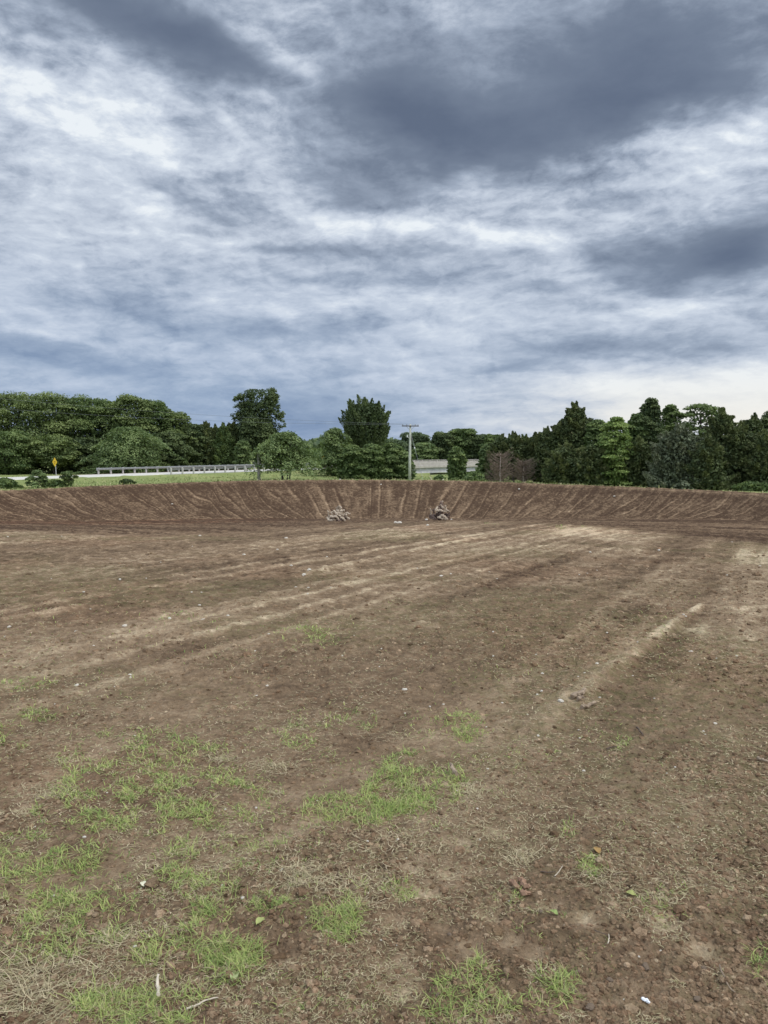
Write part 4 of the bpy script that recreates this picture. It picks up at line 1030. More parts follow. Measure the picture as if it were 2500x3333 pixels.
PATCH = [  # centre, half axes in picture px where measured, blades, vigour
 (470, 2540, 230, 130, 3100, 1.0), (620, 2610, 190, 60, 1300, .95), (300, 2640, 150, 55, 900, .9), (75, 2780, 130, 60, 700, 1.0), (225, 2800, 110, 48, 600, 1.0),
 (1364, 2550, 110, 80, 1500, 1.2), (1136, 2640, 120, 42, 750, 1.1), (1270, 2590, 80, 50, 500, 1.1), (250, 3000, 140, 90, 1100, 1.0), (450, 3295, 160, 70, 1400, 1.3), (120, 2900, 120, 60, 450, .8),
 (640, 3116, 170, 55, 900, 1.1), (760, 3150, 70, 50, 350, 1.2), (708, 2943, 50, 60, 330, 1.1), (625, 2990, 40, 50, 230, 1.1), (866, 2973, 70, 34, 330, 1.0), (1100, 3018, 62, 50, 520, 1.2), (1153, 2935, 30, 50, 260, 1.2),
 (595, 2807, 60, 75, 420, 1.0), (829, 2777, 120, 45, 380, .8), (965, 2393, 50, 34, 260, .8), (1085, 2333, 110, 30, 420, .7), (1168, 2348, 45, 22, 200, .9), (1514, 2363, 55, 38, 330, .9), (1450, 2370, 110, 40, 260, .6),
 (1808, 3282, 50, 40, 190, 1.45), (1808, 3215, 50, 34, 190, 1.1), (1521, 3184, 90, 72, 400, 1.1), (1540, 3290, 140, 55, 430, 1.1), (1303, 2906, 50, 30, 220, .9), (1928, 2838, 36, 26, 260, .8),
 (2154, 2936, 62, 40, 110, .9), (2486, 3117, 34, 62, 180, 1.0), (2241, 3064, 10, 15, 30, 1.0), (2026, 2416, 16, 18, 90, .8), (1965, 2392, 14, 10, 60, .6), (1838, 2702, 32, 22, 80, .8), (1430, 2700, 20, 10, 30, .7),
 (995, 2065, 70, 20, 420, .9), (1080, 2090, 40, 14, 80, .7), (75, 2231, 80, 20, 260, .7), (128, 2325, 50, 16, 220, .8), (35, 2408, 42, 34, 260, 1.0), (500, 2010, 120, 14, 180, .6), (1838, 1716, 50, 5, 260, 1.5), (1640, 1704, 50, 3, 100, 1.3),
 (2180, 2960, 110, 30, 70, .7), (1750, 3000, 80, 40, 50, .8), (1660, 2910, 40, 20, 60, .8), (900, 2560, 120, 60, 200, .6), (1250, 2480, 200, 40, 260, .6), (980, 2700, 260, 60, 420, .6), (400, 2850, 300, 70, 500, .7),
 (850, 2900, 260, 90, 420, .7), (60, 3080, 110, 60, 250, .8), (1000, 3240, 200, 60, 160, .7), (1600, 2450, 160, 60, 260, .5), (700, 2400, 200, 40, 160, .5), (1400, 2600, 180, 70, 260, .6)]
STRAW = [(188, 2476, 40, 15, 90), (150, 2566, 70, 20, 170), (723, 2468, 45, 12, 110), (889, 2498, 62, 15, 150), (889, 2574, 28, 15, 70), (965, 2853, 75, 40, 260), (1060, 2890, 60, 40, 120), (377, 3064, 60, 30, 120), (1700, 2785, 44, 26, 120),
         (1536, 2581, 42, 26, 130), (90, 3250, 170, 80, 150), (300, 3180, 160, 70, 80), (60, 3170, 80, 40, 60), (1950, 2880, 60, 20, 60), (1200, 2900, 100, 60, 160), (80, 2640, 60, 30, 60), (1320, 2560, 60, 20, 60), (2100, 2930, 120, 30, 80),
         (950, 2350, 110, 25, 160), (1290, 2390, 120, 20, 160), (1250, 2740, 140, 50, 160), (1900, 2870, 60, 20, 50), (1560, 2700, 200, 80, 200)]
def scatter_plants():
    rng = np.random.default_rng(11)
    G = []
    for (cx, cy, rx, ry, n, vig) in PATCH:
        n = int(n * (2.1 if n > 200 else 1.7)); rx *= 1.28; ry *= 1.28; rd = np.sqrt(rng.uniform(0, 1, n)) * (1 + .25 * rng.normal(size=n) * .5); a = rng.uniform(0, 6.283, n)
        # blades stand in small tufts
        nt = max(3, n // 9); k = rng.integers(0, nt, n); tr = np.sqrt(rng.uniform(0, 1.1, nt)); ta = rng.uniform(0, 6.283, nt)
        lone = rng.uniform(size=n) < .35
        px = np.where(lone, cx + rx * rd * np.cos(a), (cx + rx * tr * np.cos(ta))[k] + rng.normal(size=n) * (3.0 + .004 * (cy - 1600)))
        py = np.where(lone, cy + ry * rd * np.sin(a), (cy + ry * tr * np.sin(ta))[k] + rng.normal(size=n) * (1.2 + .003 * (cy - 1600)))
        kp = fbm(px / 60, py / 34, 17, 3) + rng.normal(size=n) * .06 > .47; px, py, k = px[kp], py[kp], k[kp]; n = len(px)
        if n < 3: continue
        x, y = gp(px, py); z = ground_z(x, y); r = np.hypot(x, y)
        L = rng.uniform(.024, .075, n) * vig * np.clip(.75 + r * .03, .8, 4.0); wd = rng.uniform(.0022, .0046, n) * np.clip(r / 3.2, .8, 3.2)
        hue = np.clip(rng.normal(.35, .22, n) + (rng.uniform(-.25, .45, nt)[k]), 0, 1); dry = (rng.uniform(size=n) < .16) * rng.uniform(.4, 1, n)
        G.append(strands(np.stack([x, y, z - .003], 1), L, wd, np.clip(rng.beta(2.6, 1.7, n), .05, .95), .42, rng, np.stack([hue, dry, rng.uniform(size=n)], 1)))
    # sparse lone blades over the near pad
    n = 12000; px = rng.uniform(-150, 2650, n); py = rng.uniform(1900, 3420, n); keep = (fbm(px / 240, py / 150, 5, 3) + (1250 - px) / 9000) > .52; px, py = px[keep], py[keep]
    x, y = gp(px, py); z = ground_z(x, y); n = len(x); r = np.hypot(x, y)
    G.append(strands(np.stack([x, y, z - .002], 1), rng.uniform(.012, .04, n) * np.clip(r / 5, .8, 2), rng.uniform(.002, .004, n) * np.clip(r / 3.2, .8, 3), rng.uniform(.3, .95, n), .4, rng, np.stack([rng.uniform(.1, .8, n), (rng.uniform(size=n) < .3) * 1.0, rng.uniform(size=n)], 1)))
    V, F, A = merge(G)
    m, N, b = newmat('young_grass', .55, .3); a = N.sep(N.attr('tint')['Vector'])
    c = N.mix(a[0], (.17, .255, .065), (.55, .60, .20)); c = N.mix(a[1], c, (.56, .48, .26)); N.put(b.inputs['Base Color'], c)
    tr = N.n.new('ShaderNodeBsdfTranslucent'); N.put(tr.inputs[0], c); mx = N.n.new('ShaderNodeMixShader'); mx.inputs[0].default_value = .3
    N.l.new(b.outputs[0], mx.inputs[1]); N.l.new(tr.outputs[0], mx.inputs[2]); N.l.new(mx.outputs[0], N.n['Material Output'].inputs[0])
    tag(link('young_grass', mesh_np('young_grass', V, F, m, {'tint': A})), 'patches of fresh green grass sprouting from the bare soil', 'grass', kind='stuff')
    # straw, rootlets and dead stems
    G = []
    n = 44000; px = rng.uniform(-200, 2700, n); py = 1800 + rng.uniform(0, 1, n) ** .8 * 1560
    dens = fbm(px / 300, py / 160, 6, 4); keep = dens > .40 + .12 * (px > 1900) * (py > 2500); px, py = px[keep], py[keep]
    x, y = gp(px, py); n = len(x); r = np.hypot(x, y); z = ground_z(x, y)
    G.append(strands(np.stack([x, y, z + .003], 1), rng.uniform(.015, .055, n) * np.clip(r / 5, .8, 2.2), rng.uniform(.0016, .0036, n) * np.clip(r / 2.8, .8, 3.2), rng.uniform(.72, 1.0, n), .25, rng,
                     np.stack([rng.uniform(0, 1, n), np.clip(rng.normal(.35, .3, n), 0, 1), rng.uniform(size=n)], 1), seg=4, flatb=True))
    for (cx, cy, rx, ry, n) in STRAW:
        n = int(n * 1.0); rx *= 1.35; ry *= 1.35; rd = np.power(rng.uniform(0, 1, n), .8); a = rng.uniform(0, 6.283, n); x, y = gp(cx + rx * rd * np.cos(a), cy + ry * rd * np.sin(a)); z = ground_z(x, y)
        big = cy > 3100
        G.append(strands(np.stack([x, y, z + .004], 1), rng.uniform(.03, .085, n) * (1.9 if big else 1), rng.uniform(.0018, .0038, n) * (.75 if big else 1.0), rng.uniform(.6, 1.0, n), .2, rng,
                         np.stack([rng.uniform(.1, .95, n), rng.uniform(0, .5, n), rng.uniform(size=n)], 1), seg=4, flatb=not big))
    V, F, A = merge(G)
    m, N, b = newmat('dry_straw', .8, .15); a = N.sep(N.attr('tint')['Vector'])
    c = N.mix(a[0], (.27, .21, .12), (.62, .51, .34)); c = N.mix(N.m('MULTIPLY', a[1], .8), c, (.24, .25, .10)); N.put(b.inputs['Base Color'], c)
    tag(link('dry_straw', mesh_np('dry_straw', V, F, m, {'tint': A})), 'dry straw, rootlets and dead stems strewn over the soil', 'straw', kind='stuff')
    # rank grass of the verge
    G = []; n = 42000; th = R(1) * rng.uniform(-34, 34, n); rc = tab(th, YC); rr = rc + 1.3 + rng.uniform(0, 1, n) ** 1.3 * 48
    x, y = rr * np.sin(th), rr * np.cos(th); s_, d_ = road_sd(x, y); k = ((np.abs(d_) > 5.5) | (s_ > 62)) & (rr - rc > XW(th)); x, y = x[k], y[k]; n = len(x); z = base_z(x, y)
    big = fbm(x * .5, y * .5, 7, 3)
    G.append(strands(np.stack([x, y, z - .05], 1), rng.uniform(.10, .34, n) * (.5 + big), rng.uniform(.03, .07, n) * 1.3, rng.uniform(.1, .7, n), .4, rng, np.stack([np.clip(big + rng.normal(size=n) * .2, 0, 1), (rng.uniform(size=n) < .12) * .8, rng.uniform(size=n)], 1)))
    V, F, A = merge(G)
    m, N, b = newmat('verge_grass', .7, .2); a = N.sep(N.attr('tint')['Vector'])
    c = N.mix(a[0], (.12, .17, .055), (.34, .36, .14)); c = N.mix(a[1], c, (.48, .41, .24)); N.put(b.inputs['Base Color'], c)
    tag(link('verge_grass', mesh_np('verge_grass', V, F, m, {'tint': A})), 'rank green grass between the bank crest and the road', 'grass', kind='stuff')
scatter_plants()

ICO_V = None
def ico():
    t = (1 + 5 ** .5) / 2
    V = unit(np.array([(-1, t, 0), (1, t, 0), (-1, -t, 0), (1, -t, 0), (0, -1, t), (0, 1, t), (0, -1, -t), (0, 1, -t), (t, 0, -1), (t, 0, 1), (-t, 0, -1), (-t, 0, 1)], float))
    F = np.array([(0, 11, 5), (0, 5, 1), (0, 1, 7), (0, 7, 10), (0, 10, 11), (1, 5, 9), (5, 11, 4), (11, 10, 2), (10, 7, 6), (7, 1, 8), (3, 9, 4), (3, 4, 2), (3, 2, 6), (3, 6, 8), (3, 8, 9), (4, 9, 5), (2, 4, 11), (6, 2, 10), (8, 6, 7), (9, 8, 1)])
    return V, F
def ico_sub(n):
    V, F = ico()
    for _ in range(n):
        cache = {}; V = [tuple(v) for v in V]; F2 = []
        def mid(a, b):
            k = (min(a, b), max(a, b))
            if k not in cache: V.append(tuple(unit(((np.array(V[a]) + np.array(V[b])) / 2)[None])[0])); cache[k] = len(V) - 1
            return cache[k]
        for a, b, c in F: ab, bc, ca = mid(a, b), mid(b, c), mid(c, a); F2 += [(a, ab, ca), (b, bc, ab), (c, ca, bc), (ab, bc, ca)]
        V, F = np.array(V), np.array(F2)
    return V, F
def clods():
    rng = np.random.default_rng(21); n = 62000
    px = rng.uniform(-200, 2700, n); py = 1780 + rng.uniform(0, 1, n) ** .8 * 1600
    x, y = gp(px, py); cl = surf_detail(x, y, fine=False)[4]; k = rng.uniform(size=n) < (cl * .9 + .08) * (.55 + .45 * sstep(900, 2000, px)); x, y = x[k], y[k]; n = len(x)
    z = ground_z(x, y); r = np.hypot(x, y)
    s_ = (.0030 + .0010 * r) * np.exp(rng.normal(size=n) * .42); s_ = np.where(rng.uniform(size=n) < .01, s_ * 1.5, s_)
    V0, F0 = ico(); m = len(V0)
    J = 1 + rng.uniform(-.28, .22, (n, m, 1)); S3 = np.stack([rng.uniform(.8, 1.35, n), rng.uniform(.8, 1.35, n), rng.uniform(.55, .85, n)], 1)[:, None] * s_[:, None, None]
    an = rng.uniform(0, 6.283, n); c, q = np.cos(an)[:, None], np.sin(an)[:, None]
    V = V0[None] * J * S3; V = np.stack([V[..., 0] * c - V[..., 1] * q, V[..., 0] * q + V[..., 1] * c, V[..., 2]], -1) + np.stack([x, y, z + s_ * .02], 1)[:, None]
    F = (F0[None] + (np.arange(n) * m)[:, None, None]).reshape(-1, 3)
    A = np.repeat(np.stack([np.clip(rng.normal(.50, .13, n), 0, 1), rng.uniform(0, .3, n), rng.uniform(0, .6, n)], 1), m, 0)
    tag(link('soil_clods', mesh_np('soil_clods', V.reshape(-1, 3), F, M['soil'], {'soil': A})), 'loose crumbs and clods of brown soil covering the pad', 'soil', kind='stuff')
clods()

STONE_PX = [(1317, 2243, 14), (1826, 2290, 15), (1764, 2256, 8), (1748, 2266, 7), (1717, 2337, 6), (1752, 2398, 8), (1884, 2370, 5), (1887, 2397, 5), (1443, 2297, 7), (1399, 2299, 6), (1829, 2169, 7), (1943, 2169, 8), (1903, 2188, 5), (2250, 2122, 11), (1765, 2192, 8),
             (1436, 1876, 9), (1468, 1871, 6), (1594, 1862, 6), (1605, 2063, 6), (1830, 2171, 5), (2144, 1788, 9), (989, 1872, 12), (1008, 1863, 11), (932, 1755, 8), (360, 1819, 8), (795, 1805, 8), (391, 1883, 8), (407, 2043, 12), (662, 2017, 13), (553, 2020, 10), (742, 2013, 8),
             (247, 2056, 11), (20, 2070, 12), (30, 2040, 9), (305, 2110, 7), (424, 2203, 10), (425, 2212, 8), (376, 2241, 8), (250, 2243, 11), (650, 1966, 8), (963, 1912, 7), (948, 1846, 7), (875, 2070, 6), (870, 2232, 8), (1002, 1935, 6), (1287, 1701, 10), (1300, 1703, 12), (1392, 1711, 9),
             (1388, 1687, 8), (1470, 1688, 6), (1240, 1597, 5), (1690, 1587, 6), (1820, 1595, 6), (2000, 1600, 5), (560, 1616, 5), (1107, 1618, 5), (1634, 2289, 7), (1318, 2319, 5), (1900, 2503, 8), (1553, 2638, 7), (1295, 2740, 9), (1196, 2742, 7), (2290, 2390, 8), (2327, 2363, 9), (2490, 2395, 8),
             (2080, 3128, 7), (1680, 3110, 5), (1732, 3191, 9), (2041, 3232, 5), (2031, 3271, 6), (2150, 3106, 7), (1464, 3030, 12), (1424, 3250, 12), (2290, 3160, 16), (2270, 3265, 20), (2100, 3160, 24), (2298, 2897, 12), (790, 2935, 10), (725, 2898, 8), (918, 2845, 10), (440, 3100, 9), (1240, 3068, 7), (275, 2726, 9), (834, 2617, 7), (172, 2903, 10),
             (1920, 3300, 26), (1865, 3245, 20), (1985, 3210, 16), (1880, 3185, 14), (2200, 3060, 12), (1762, 2970, 12)]
CLOD_LAB = {(1464, 3030): 'lone tan clod near the small tan track dimples, in the middle of the foreground', (1424, 3250): 'tan clod left of the bottom centre grass tufts',
 (2290, 3160): 'tan clod just left of the long thin twig in the bottom right corner', (2270, 3265): 'round tan clod low in the bottom right corner, below the long thin twig',
 (2100, 3160): 'broad flat tan clod above the bright white oblong scrap', (2298, 2897): 'tan clod farthest to the right, well above the bottom right twig',
 (1920, 3300): 'largest tan clod, at the bottom edge right of the bottom grass tuft', (1865, 3245): 'tan clod touching the right side of the bottom grass tuft',
 (1985, 3210): 'tan clod left of the bright white scrap and a little higher', (1880, 3185): 'smaller tan clod right of the upper one of the two bottom grass tufts',
 (2200, 3060): 'tan clod above the broad flat clod in the right foreground', (1762, 2970): 'tan clod below the reddish brown rotten wood'}
STONE_LAB = {0: 'white angular stone alone in the middle of the field, above the right-hand grass patch', 1: 'bright pale stone just left of the curled bark strip', 13: 'pale stone to the right of the pale furrow',
 21: 'pale double stone, left one, on the middle-left field', 22: 'pale double stone, right one, on the middle-left field', 45: 'pale stone strip below and between the two stumps, left end', 46: 'larger pale stone below and between the two stumps',
 48: 'round pale stone touching the left foot of the right stump', 49: 'round pale stone at the right foot of the right stump', 30: 'pale stone lying by itself on the left field, nearest the left edge of three'}
def stones():
    rng = np.random.default_rng(5); V0, F0 = ico_sub(1); meshes = []
    ms = mat_simple('pale_limestone', (.70, .64, .54), .9, .15, .3, 30, bumpd=.004); mc = mat_simple('tan_clod', (.24, .18, .13), .95, .08, .35, 40, bumpd=.004)
    for mt in (ms, mc):
        for i in range(4):
            V = V0 * (1 + (fbm(V0[:, 0] * 1.7 + i * 5, V0[:, 1] * 1.7 + V0[:, 2] * 1.3, 100 + i, 3)[:, None] - .5) * .9) * np.array([1.25, .9, .62]); V = V + rng.normal(size=V.shape) * .03
            meshes.append(mesh_np('stone', V, F0, mt))
    L = list(STONE_PX)
    for i in range(95):
        py = 1740 + rng.uniform() ** 1.3 * 1450; px = rng.uniform(10, 2490); L.append((px, py, rng.uniform(3.2, 6.5)))
    x, y = gp([p[0] for p in L], [p[1] for p in L]); z = ground_z(x, y)
    for i, (px, py, s_) in enumerate(L):
        Yd = y[i]; rad = s_ * Yd / FPX * .62
        brown = py > 2700 and s_ > 11
        if py < 1640: z[i] = float(base_z(x[i], y[i])) + .03
        o = link('stone', meshes[(4 if brown else 0) + i % 4], None, (float(x[i]), float(y[i]), float(z[i]) + rad * .25), rng.uniform(0, 6.28)); o.scale = (rad, rad, rad)
        o.name = 'clod' if brown else 'stone'
        if (px, py) in CLOD_LAB: tag(o, CLOD_LAB[(px, py)], 'clod', 'large clods in the foreground')
        elif i in STONE_LAB: tag(o, STONE_LAB[i], 'clod' if brown else 'stone', 'large clods in the foreground' if brown else 'pale stones scattered over the soil')
        elif brown: tag(o, 'large tan clod of earth lying near the bottom of the picture', 'clod', 'large clods in the foreground')
        else: tag(o, 'small pale stone lying loose on the bare brown soil', 'stone', 'pale stones scattered over the soil')
stones()

# ------------------------------------------------------------------ root stumps
def stump(label, c, Y, roots, lumps, seed, base_y):
    rng = random.Random(seed); nr = np.random.default_rng(seed)
    x, y = gp([c], [base_y]); k = y[0] / Y; Y = y[0]
    o = np.array([x[0], y[0], float(base_z(x[0], y[0]))]); g = thing('tree_stump', label, 'stump', o)
    pale = mat_simple('weathered_root_wood', (.62, .52, .40), .9, .1, .45, 3, c2=(.27, .21, .155), bumpd=.03)
    dark = mat_simple('dark_root_wood', (.26, .19, .155), .95, .08, .5, 5, c2=(.08, .055, .045), bumpd=.04)  # darker brown wood for the inner mass and some roots
    V0, F0 = ico_sub(3); VV, FF = [], []; off = 0
    for (px, py, rx, ry, dy) in lumps:
        p = px_at(px, py, Y + dy) - o; q = Y / FPX
        n_ = fbm(V0[:, 0] * 2.3 + px, V0[:, 1] * 2.3 + V0[:, 2] * 1.9, seed, 4)[:, None]; n2 = fbm(V0[:, 0] * 5.3 + px, V0[:, 2] * 5.3 + V0[:, 1] * 3, seed + 3, 3)[:, None]
        V = V0 * (.78 + (n_ - .5) * 1.3 + (n2 - .5) * .6) * np.array([rx * q, (rx + ry) * .5 * q, ry * q]) + p; VV.append(V); FF.append(F0 + off); off += len(V0)
    link('root_crown', mesh_np('root_crown', np.concatenate(VV), np.concatenate(FF), dark, smooth=False), g)
    for (pl, r0, r1, m_) in roots:
        pts = [px_at(a, b, Y + d) - o for a, b, d in pl]
        # resample with kinks
        P = []; n = 10
        for i in range(n + 1):
            t = i / n * (len(pts) - 1); k_ = min(int(t), len(pts) - 2); f = t - k_; P.append(pts[k_] * (1 - f) + pts[k_ + 1] * f + nr.normal(size=3) * .018)
        q = Y / FPX; rs = [(r0 + (r1 - r0) * i / n) * q * rng.uniform(.75, 1.25) for i in range(n + 1)]
        mb = MB(); mb.tube(P, rs, 7, rng=rng, rough=.28); mb.build('root', pale if m_ else dark, g)
stump('gnarled root stump with a pale knob on top, left of the two stumps', 1100, 60,
 [([(1104, 1685, 0), (1100, 1668, -.3), (1098, 1652, -.3)], 8, 4.5, 1), ([(1106, 1676, -.2), (1110, 1662, -.3), (1106, 1649, -.25)], 7, 4, 1), ([(1098, 1656, -.3), (1103, 1649, -.35), (1110, 1653, -.3), (1112, 1662, -.2)], 4, 3.2, 1),
  ([(1068, 1690, -.2), (1078, 1682, -.5), (1092, 1680, -.6), (1100, 1690, -.5)], 4.5, 4, 1), ([(1064, 1685, -.3), (1073, 1694, -.5), (1090, 1692, -.6)], 3.5, 3, 1), ([(1070, 1688, -.2), (1069, 1675, -.2), (1068, 1662, -.2)], 3, 1.5, 1),
  ([(1082, 1686, -.3), (1084, 1674, -.4), (1073, 1666, -.4)], 3.2, 2, 1), ([(1088, 1662, -.4), (1096, 1672, -.5), (1106, 1680, -.5), (1114, 1688, -.5)], 3.4, 3, 1), ([(1092, 1672, -.5), (1104, 1670, -.5), (1115, 1676, -.4)], 4, 3, 1),
  ([(1112, 1680, -.3), (1122, 1672, -.3), (1132, 1669, -.3), (1140, 1673, -.3)], 4.2, 1.5, 1), ([(1126, 1672, -.3), (1129, 1682, -.3), (1134, 1690, -.3)], 3.5, 2.8, 1), ([(1114, 1686, -.4), (1118, 1690, -.5), (1123, 1695, -.5)], 4, 2.5, 1),
  ([(1110, 1672, 0), (1116, 1664, 0), (1120, 1662, 0)], 4, 3.2, 1), ([(1080, 1668, -.3), (1088, 1664, -.3), (1094, 1670, -.3)], 3, 2.5, 1), ([(1096, 1694, -.4), (1108, 1692, -.6), (1116, 1696, -.4)], 3, 2, 0), ([(1120, 1682, .2), (1136, 1686, .2), (1134, 1692, .1)], 2.5, 2.2, 1)],
 [(1104, 1683, 16, 12, .2), (1084, 1685, 14, 9, .2), (1106, 1667, 8, 9, .1), (1122, 1684, 11, 8, .2)], 3, 1694)
stump('taller pointed root stump with a pale broken limb, right of the two stumps', 1430, 60,
 [([(1440, 1688, .1), (1436, 1660, -.1), (1438, 1640, -.1), (1434, 1633, -.1)], 9, 3, 0), ([(1432, 1634, -.1), (1437, 1635, -.1), (1441, 1630, -.1)], 2.2, 1.4, 1), ([(1434, 1644, -.3), (1442, 1653, -.4), (1452, 1659, -.4), (1462, 1664, -.4)], 3.5, 2.4, 1),
  ([(1450, 1645, -.4), (1450, 1651, -.4), (1453, 1656, -.4)], 2, 1.8, 1), ([(1402, 1676, -.2), (1404, 1664, -.2), (1401, 1655, -.2)], 2.6, 1.3, 1), ([(1422, 1668, -.4), (1420, 1658, -.4), (1424, 1649, -.3)], 3, 2.2, 1), ([(1424, 1662, -.4), (1434, 1662, -.5), (1446, 1664, -.5), (1454, 1668, -.4)], 3.4, 2.5, 1),
  ([(1430, 1686, -.5), (1438, 1676, -.6), (1446, 1680, -.6), (1456, 1688, -.5)], 4, 3, 1), ([(1424, 1684, -.5), (1440, 1688, -.6), (1456, 1690, -.5)], 3, 2.2, 1), ([(1398, 1676, -.2), (1410, 1680, -.3), (1418, 1688, -.3)], 3.2, 2.5, 0), ([(1396, 1684, -.2), (1408, 1690, -.3), (1426, 1690, -.3)], 3, 2.5, 0),
  ([(1456, 1684, -.1), (1462, 1676, 0), (1461, 1664, 0)], 3, 2.4, 0), ([(1414, 1670, 0), (1410, 1662, 0), (1414, 1656, 0)], 3, 2, 0), ([(1445, 1688, -.5), (1452, 1691, -.7), (1457, 1689, -.8)], 2.2, 1.5, 1), ([(1424, 1650, -.2), (1432, 1646, -.2), (1436, 1650, -.1)], 2.4, 2, 0)],
 [(1430, 1680, 20, 13, .2), (1436, 1660, 11, 14, .2), (1410, 1682, 13, 9, .2), (1453, 1680, 11, 12, .2)], 8, 1692)

# ------------------------------------------------------------------ sticks, bark, leaf, litter
def stick(name, label, cat, pts, r0, r1, mat, lift=.008, n=7, group=None):
    x, y = gp([p[0] for p in pts], [p[1] for p in pts]); z = ground_z(x, y); o = np.array([x[0], y[0], z[0]]); rng = random.Random(len(label))
    P = [np.array([x[i], y[i], z[i] + lift + r0]) - o for i in range(len(pts))]; k = len(P)
    Q = []; m = 4 * (k - 1)
    for i in range(m + 1):
        t = i / m * (k - 1); a = min(int(t), k - 2); f = t - a; Q.append(P[a] * (1 - f) + P[a + 1] * f + np.array([rng.uniform(-1, 1), rng.uniform(-1, 1), rng.uniform(-.3, .6)]) * r0 * .5)
    mb = MB(); mb.tube(Q, [r0 + (r1 - r0) * i / m for i in range(m + 1)], n, rng=rng, rough=.25)
    tag(mb.build(name, mat, None, loc=tuple(o)), label, cat, group)
sm = mat_simple('dry_stick', (.40, .31, .22), .9, .1, .4, 30, c2=(.20, .15, .11)); sd = mat_simple('dark_stick', (.15, .11, .085), .9, .1, .4, 30); sp_ = mat_simple('bleached_stem', (.62, .54, .42), .85, .1, .25, 30); sr = mat_simple('red_brown_wood', (.36, .23, .15), .9, .1, .4, 25, c2=(.20, .12, .08))
stick('bark_strip', 'curled brown strip of bark beside the end of the pale furrow, the upper one', 'bark', [(1862, 2281), (1885, 2276), (1895, 2270), (1907, 2265)], .020, .014, sm)
stick('bark_strip', 'short fork of the curled bark beside the end of the pale furrow', 'bark', [(1880, 2286), (1890, 2283), (1898, 2281)], .016, .010, sm)
stick('stick', 'tan crooked stick just below the curled bark strip', 'stick', [(1893, 2307), (1910, 2300), (1930, 2296), (1941, 2290)], .014, .010, sm)
stick('stick', 'dark slanting stick on the right half, below the pale furrow', 'stick', [(2073, 2370), (2084, 2386), (2094, 2402)], .007, .004, sd)
stick('stick', 'bent dark twig lying right above the small weed on the right', 'stick', [(1976, 2439), (1992, 2434), (2008, 2436)], .006, .003, sd)
stick('stick', 'thick pale brown stick at the right frame edge', 'stick', [(2462, 2482), (2480, 2488), (2498, 2496)], .010, .008, sm)
stick('stick', 'short stick leaning out of the right-hand grass patch', 'stick', [(1467, 2512), (1476, 2526), (1484, 2540)], .010, .012, sm, lift=.03)
stick('twig', 'thin curved pale twig at the bottom edge, left of the middle', 'twig', [(608, 3310), (640, 3290), (672, 3278), (710, 3266)], .0035, .002, sp_)
stick('twig', 'long thin twig lying in the bottom right corner', 'twig', [(2342, 3160), (2352, 3200), (2372, 3235), (2392, 3252)], .003, .002, sm)
stick('twig', 'straight thin twig right of the dark green tuft on the right', 'twig', [(1995, 2878), (2020, 2871), (2044, 2862)], .002, .0012, sm)
stick('twig', 'dark twig crossing a pale one above the reddish wood chip', 'twig', [(1760, 2842), (1785, 2848), (1808, 2850)], .003, .002, sd)
stick('twig', 'pale twig crossing a dark one above the reddish wood chip', 'twig', [(1806, 2862), (1818, 2848), (1831, 2832)], .002, .0015, sp_)
stick('twig', 'thin dark twig with a pale upright stem at its end, lower right', 'twig', [(1935, 3052), (1955, 3060), (1978, 3065)], .0022, .0016, sd)
stick('twig', 'short pale stem standing at the end of the thin dark twig', 'twig', [(1979, 3100), (1982, 3080), (1981, 3062)], .0022, .0016, sp_)
stick('twig', 'crooked grey root piece in the left foreground straw', 'twig', [(515, 3290), (518, 3260), (514, 3225)], .006, .004, sp_, lift=.03)
for k_, (pp, rr_) in enumerate((([(1690, 2868), (1705, 2885), (1722, 2900)], .016), ([(1668, 2872), (1680, 2888), (1690, 2896)], .012), ([(1700, 2908), (1712, 2915), (1720, 2912)], .012))):
    stick('wood_chip', ['largest reddish brown splinter of rotten wood in the right foreground', 'left piece of the reddish brown rotten wood', 'lowest piece of the reddish brown rotten wood'][k_], 'wood chip', pp, rr_, rr_ * .6, sr, lift=.002, n=5)
stick('plastic_scrap', 'bright white oblong scrap near the bottom edge on the right', 'litter', [(2094, 3271), (2101, 3275), (2110, 3279)], .006, .005, mat_simple('white_plastic', (.88, .90, .93), .35, .5, .03), lift=.0)
stick('broken_stake', 'pale leaning broken stake in the grass right of the power pole', 'stake', [(1406, 1566), (1402, 1560)], .05, .03, sp_) if False else None
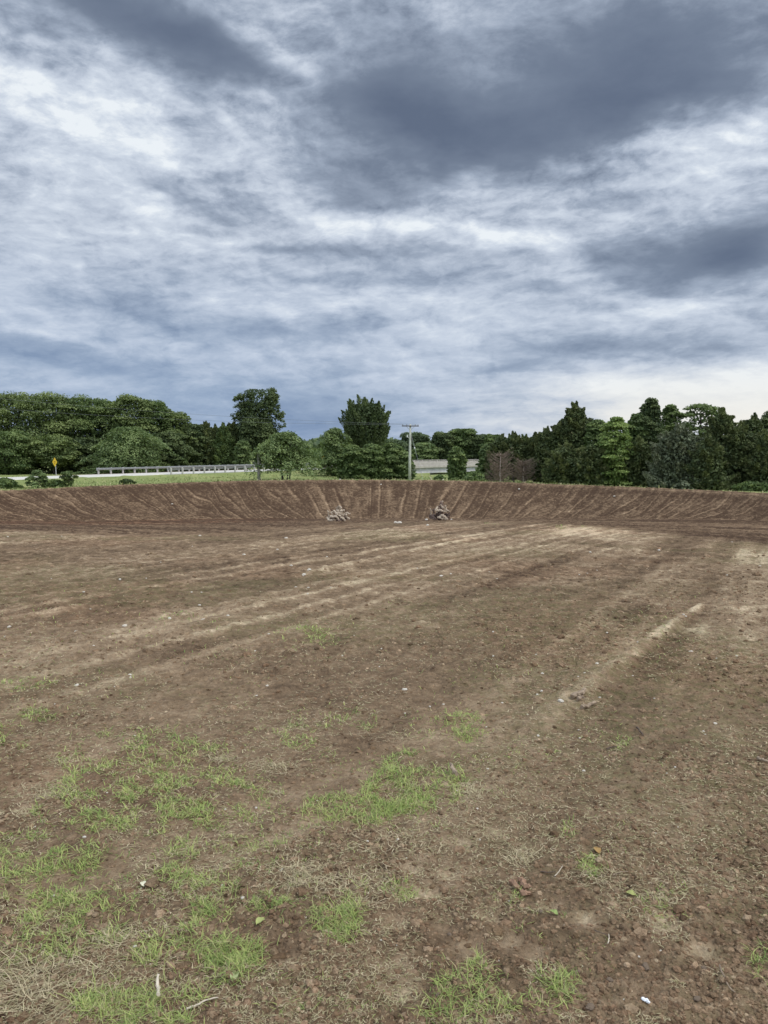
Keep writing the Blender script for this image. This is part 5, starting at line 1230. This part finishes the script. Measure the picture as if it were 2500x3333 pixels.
def crest_bits():
    p = px_at(1402, 1562, 72); o = np.array([p[0], p[1], float(base_z(p[0], p[1]))]); mb = MB(); a = px_at(1407, 1566, 72) - o; b = px_at(1398, 1549, 72) - o
    mb.tube([a, (a + b) / 2 + np.array([.02, 0, 0]), b], [.05, .045, .02], 6); tag(mb.build('broken_stake', sp_, None, loc=tuple(o)), 'pale broken stake leaning in the grass right of the power pole', 'stake')
    p = px_at(1443, 1566, 71); o = np.array([p[0], p[1], float(base_z(p[0], p[1]))]); H = px_at(1443, 1559, 71)[2] - o[2]
    mb = MB(); mb.tube([(0, 0, -.1), (0, 0, H * .8), (0, 0, H)], [.07, .075, .05], 8); tag(mb.build('survey_marker', mat_simple('cream_paint', (.80, .76, .55), .6, .2, .05), None, loc=tuple(o)), 'short cream marker stub on the bank crest, below the bridge', 'marker')
crest_bits()
def fallen_leaf(label, px, py, s_, colr, seed):
    x, y = gp([px], [py]); z = ground_z(x, y); rng = np.random.default_rng(seed); V = []; n = 9
    for i in range(n):
        t = i / (n - 1); w_ = math.sin(math.pi * min(t * .95 + .03, 1)) ** .7 * .42; cz = .25 * math.sin(t * 3.1) ** 2
        for q in (-1, 0, 1): V.append(((t - .5) * s_ * 1.3, q * w_ * s_, (cz + abs(q) * .28 + .05) * s_ * (.6 + .3 * rng.uniform())))
    F = [(i * 3 + k, i * 3 + k + 1, (i + 1) * 3 + k + 1, (i + 1) * 3 + k) for i in range(n - 1) for k in (0, 1)]
    tag(link('fallen_leaf', mesh_np('fallen_leaf', V, F, mat_simple('leaf_%d' % seed, colr, .6, .3, .4, 40), smooth=True), None, (float(x[0]), float(y[0]), float(z[0]) + .004), rng.uniform(0, 6)), label, 'leaf')
fallen_leaf('orange-yellow fallen leaf above the dark green tuft in the right foreground', 1944, 2783, .038, (.45, .28, .10), 1)
fallen_leaf('yellow-green curled leaf in the left foreground grass', 848, 3016, .035, (.42, .45, .16), 2)
fallen_leaf('pale green leaf between the bottom grass and the clods, left of the middle', 764, 3205, .035, (.40, .44, .20), 3)
fallen_leaf('yellow-green leaf curled over a dark hole on the right', 2052, 2932, .032, (.40, .42, .14), 4)
fallen_leaf('small bright green leaf in the middle foreground soil', 1803, 2978, .028, (.34, .42, .14), 5)
fallen_leaf('cream petal-like leaf standing in the left grass', 466, 2886, .028, (.85, .82, .60), 6)
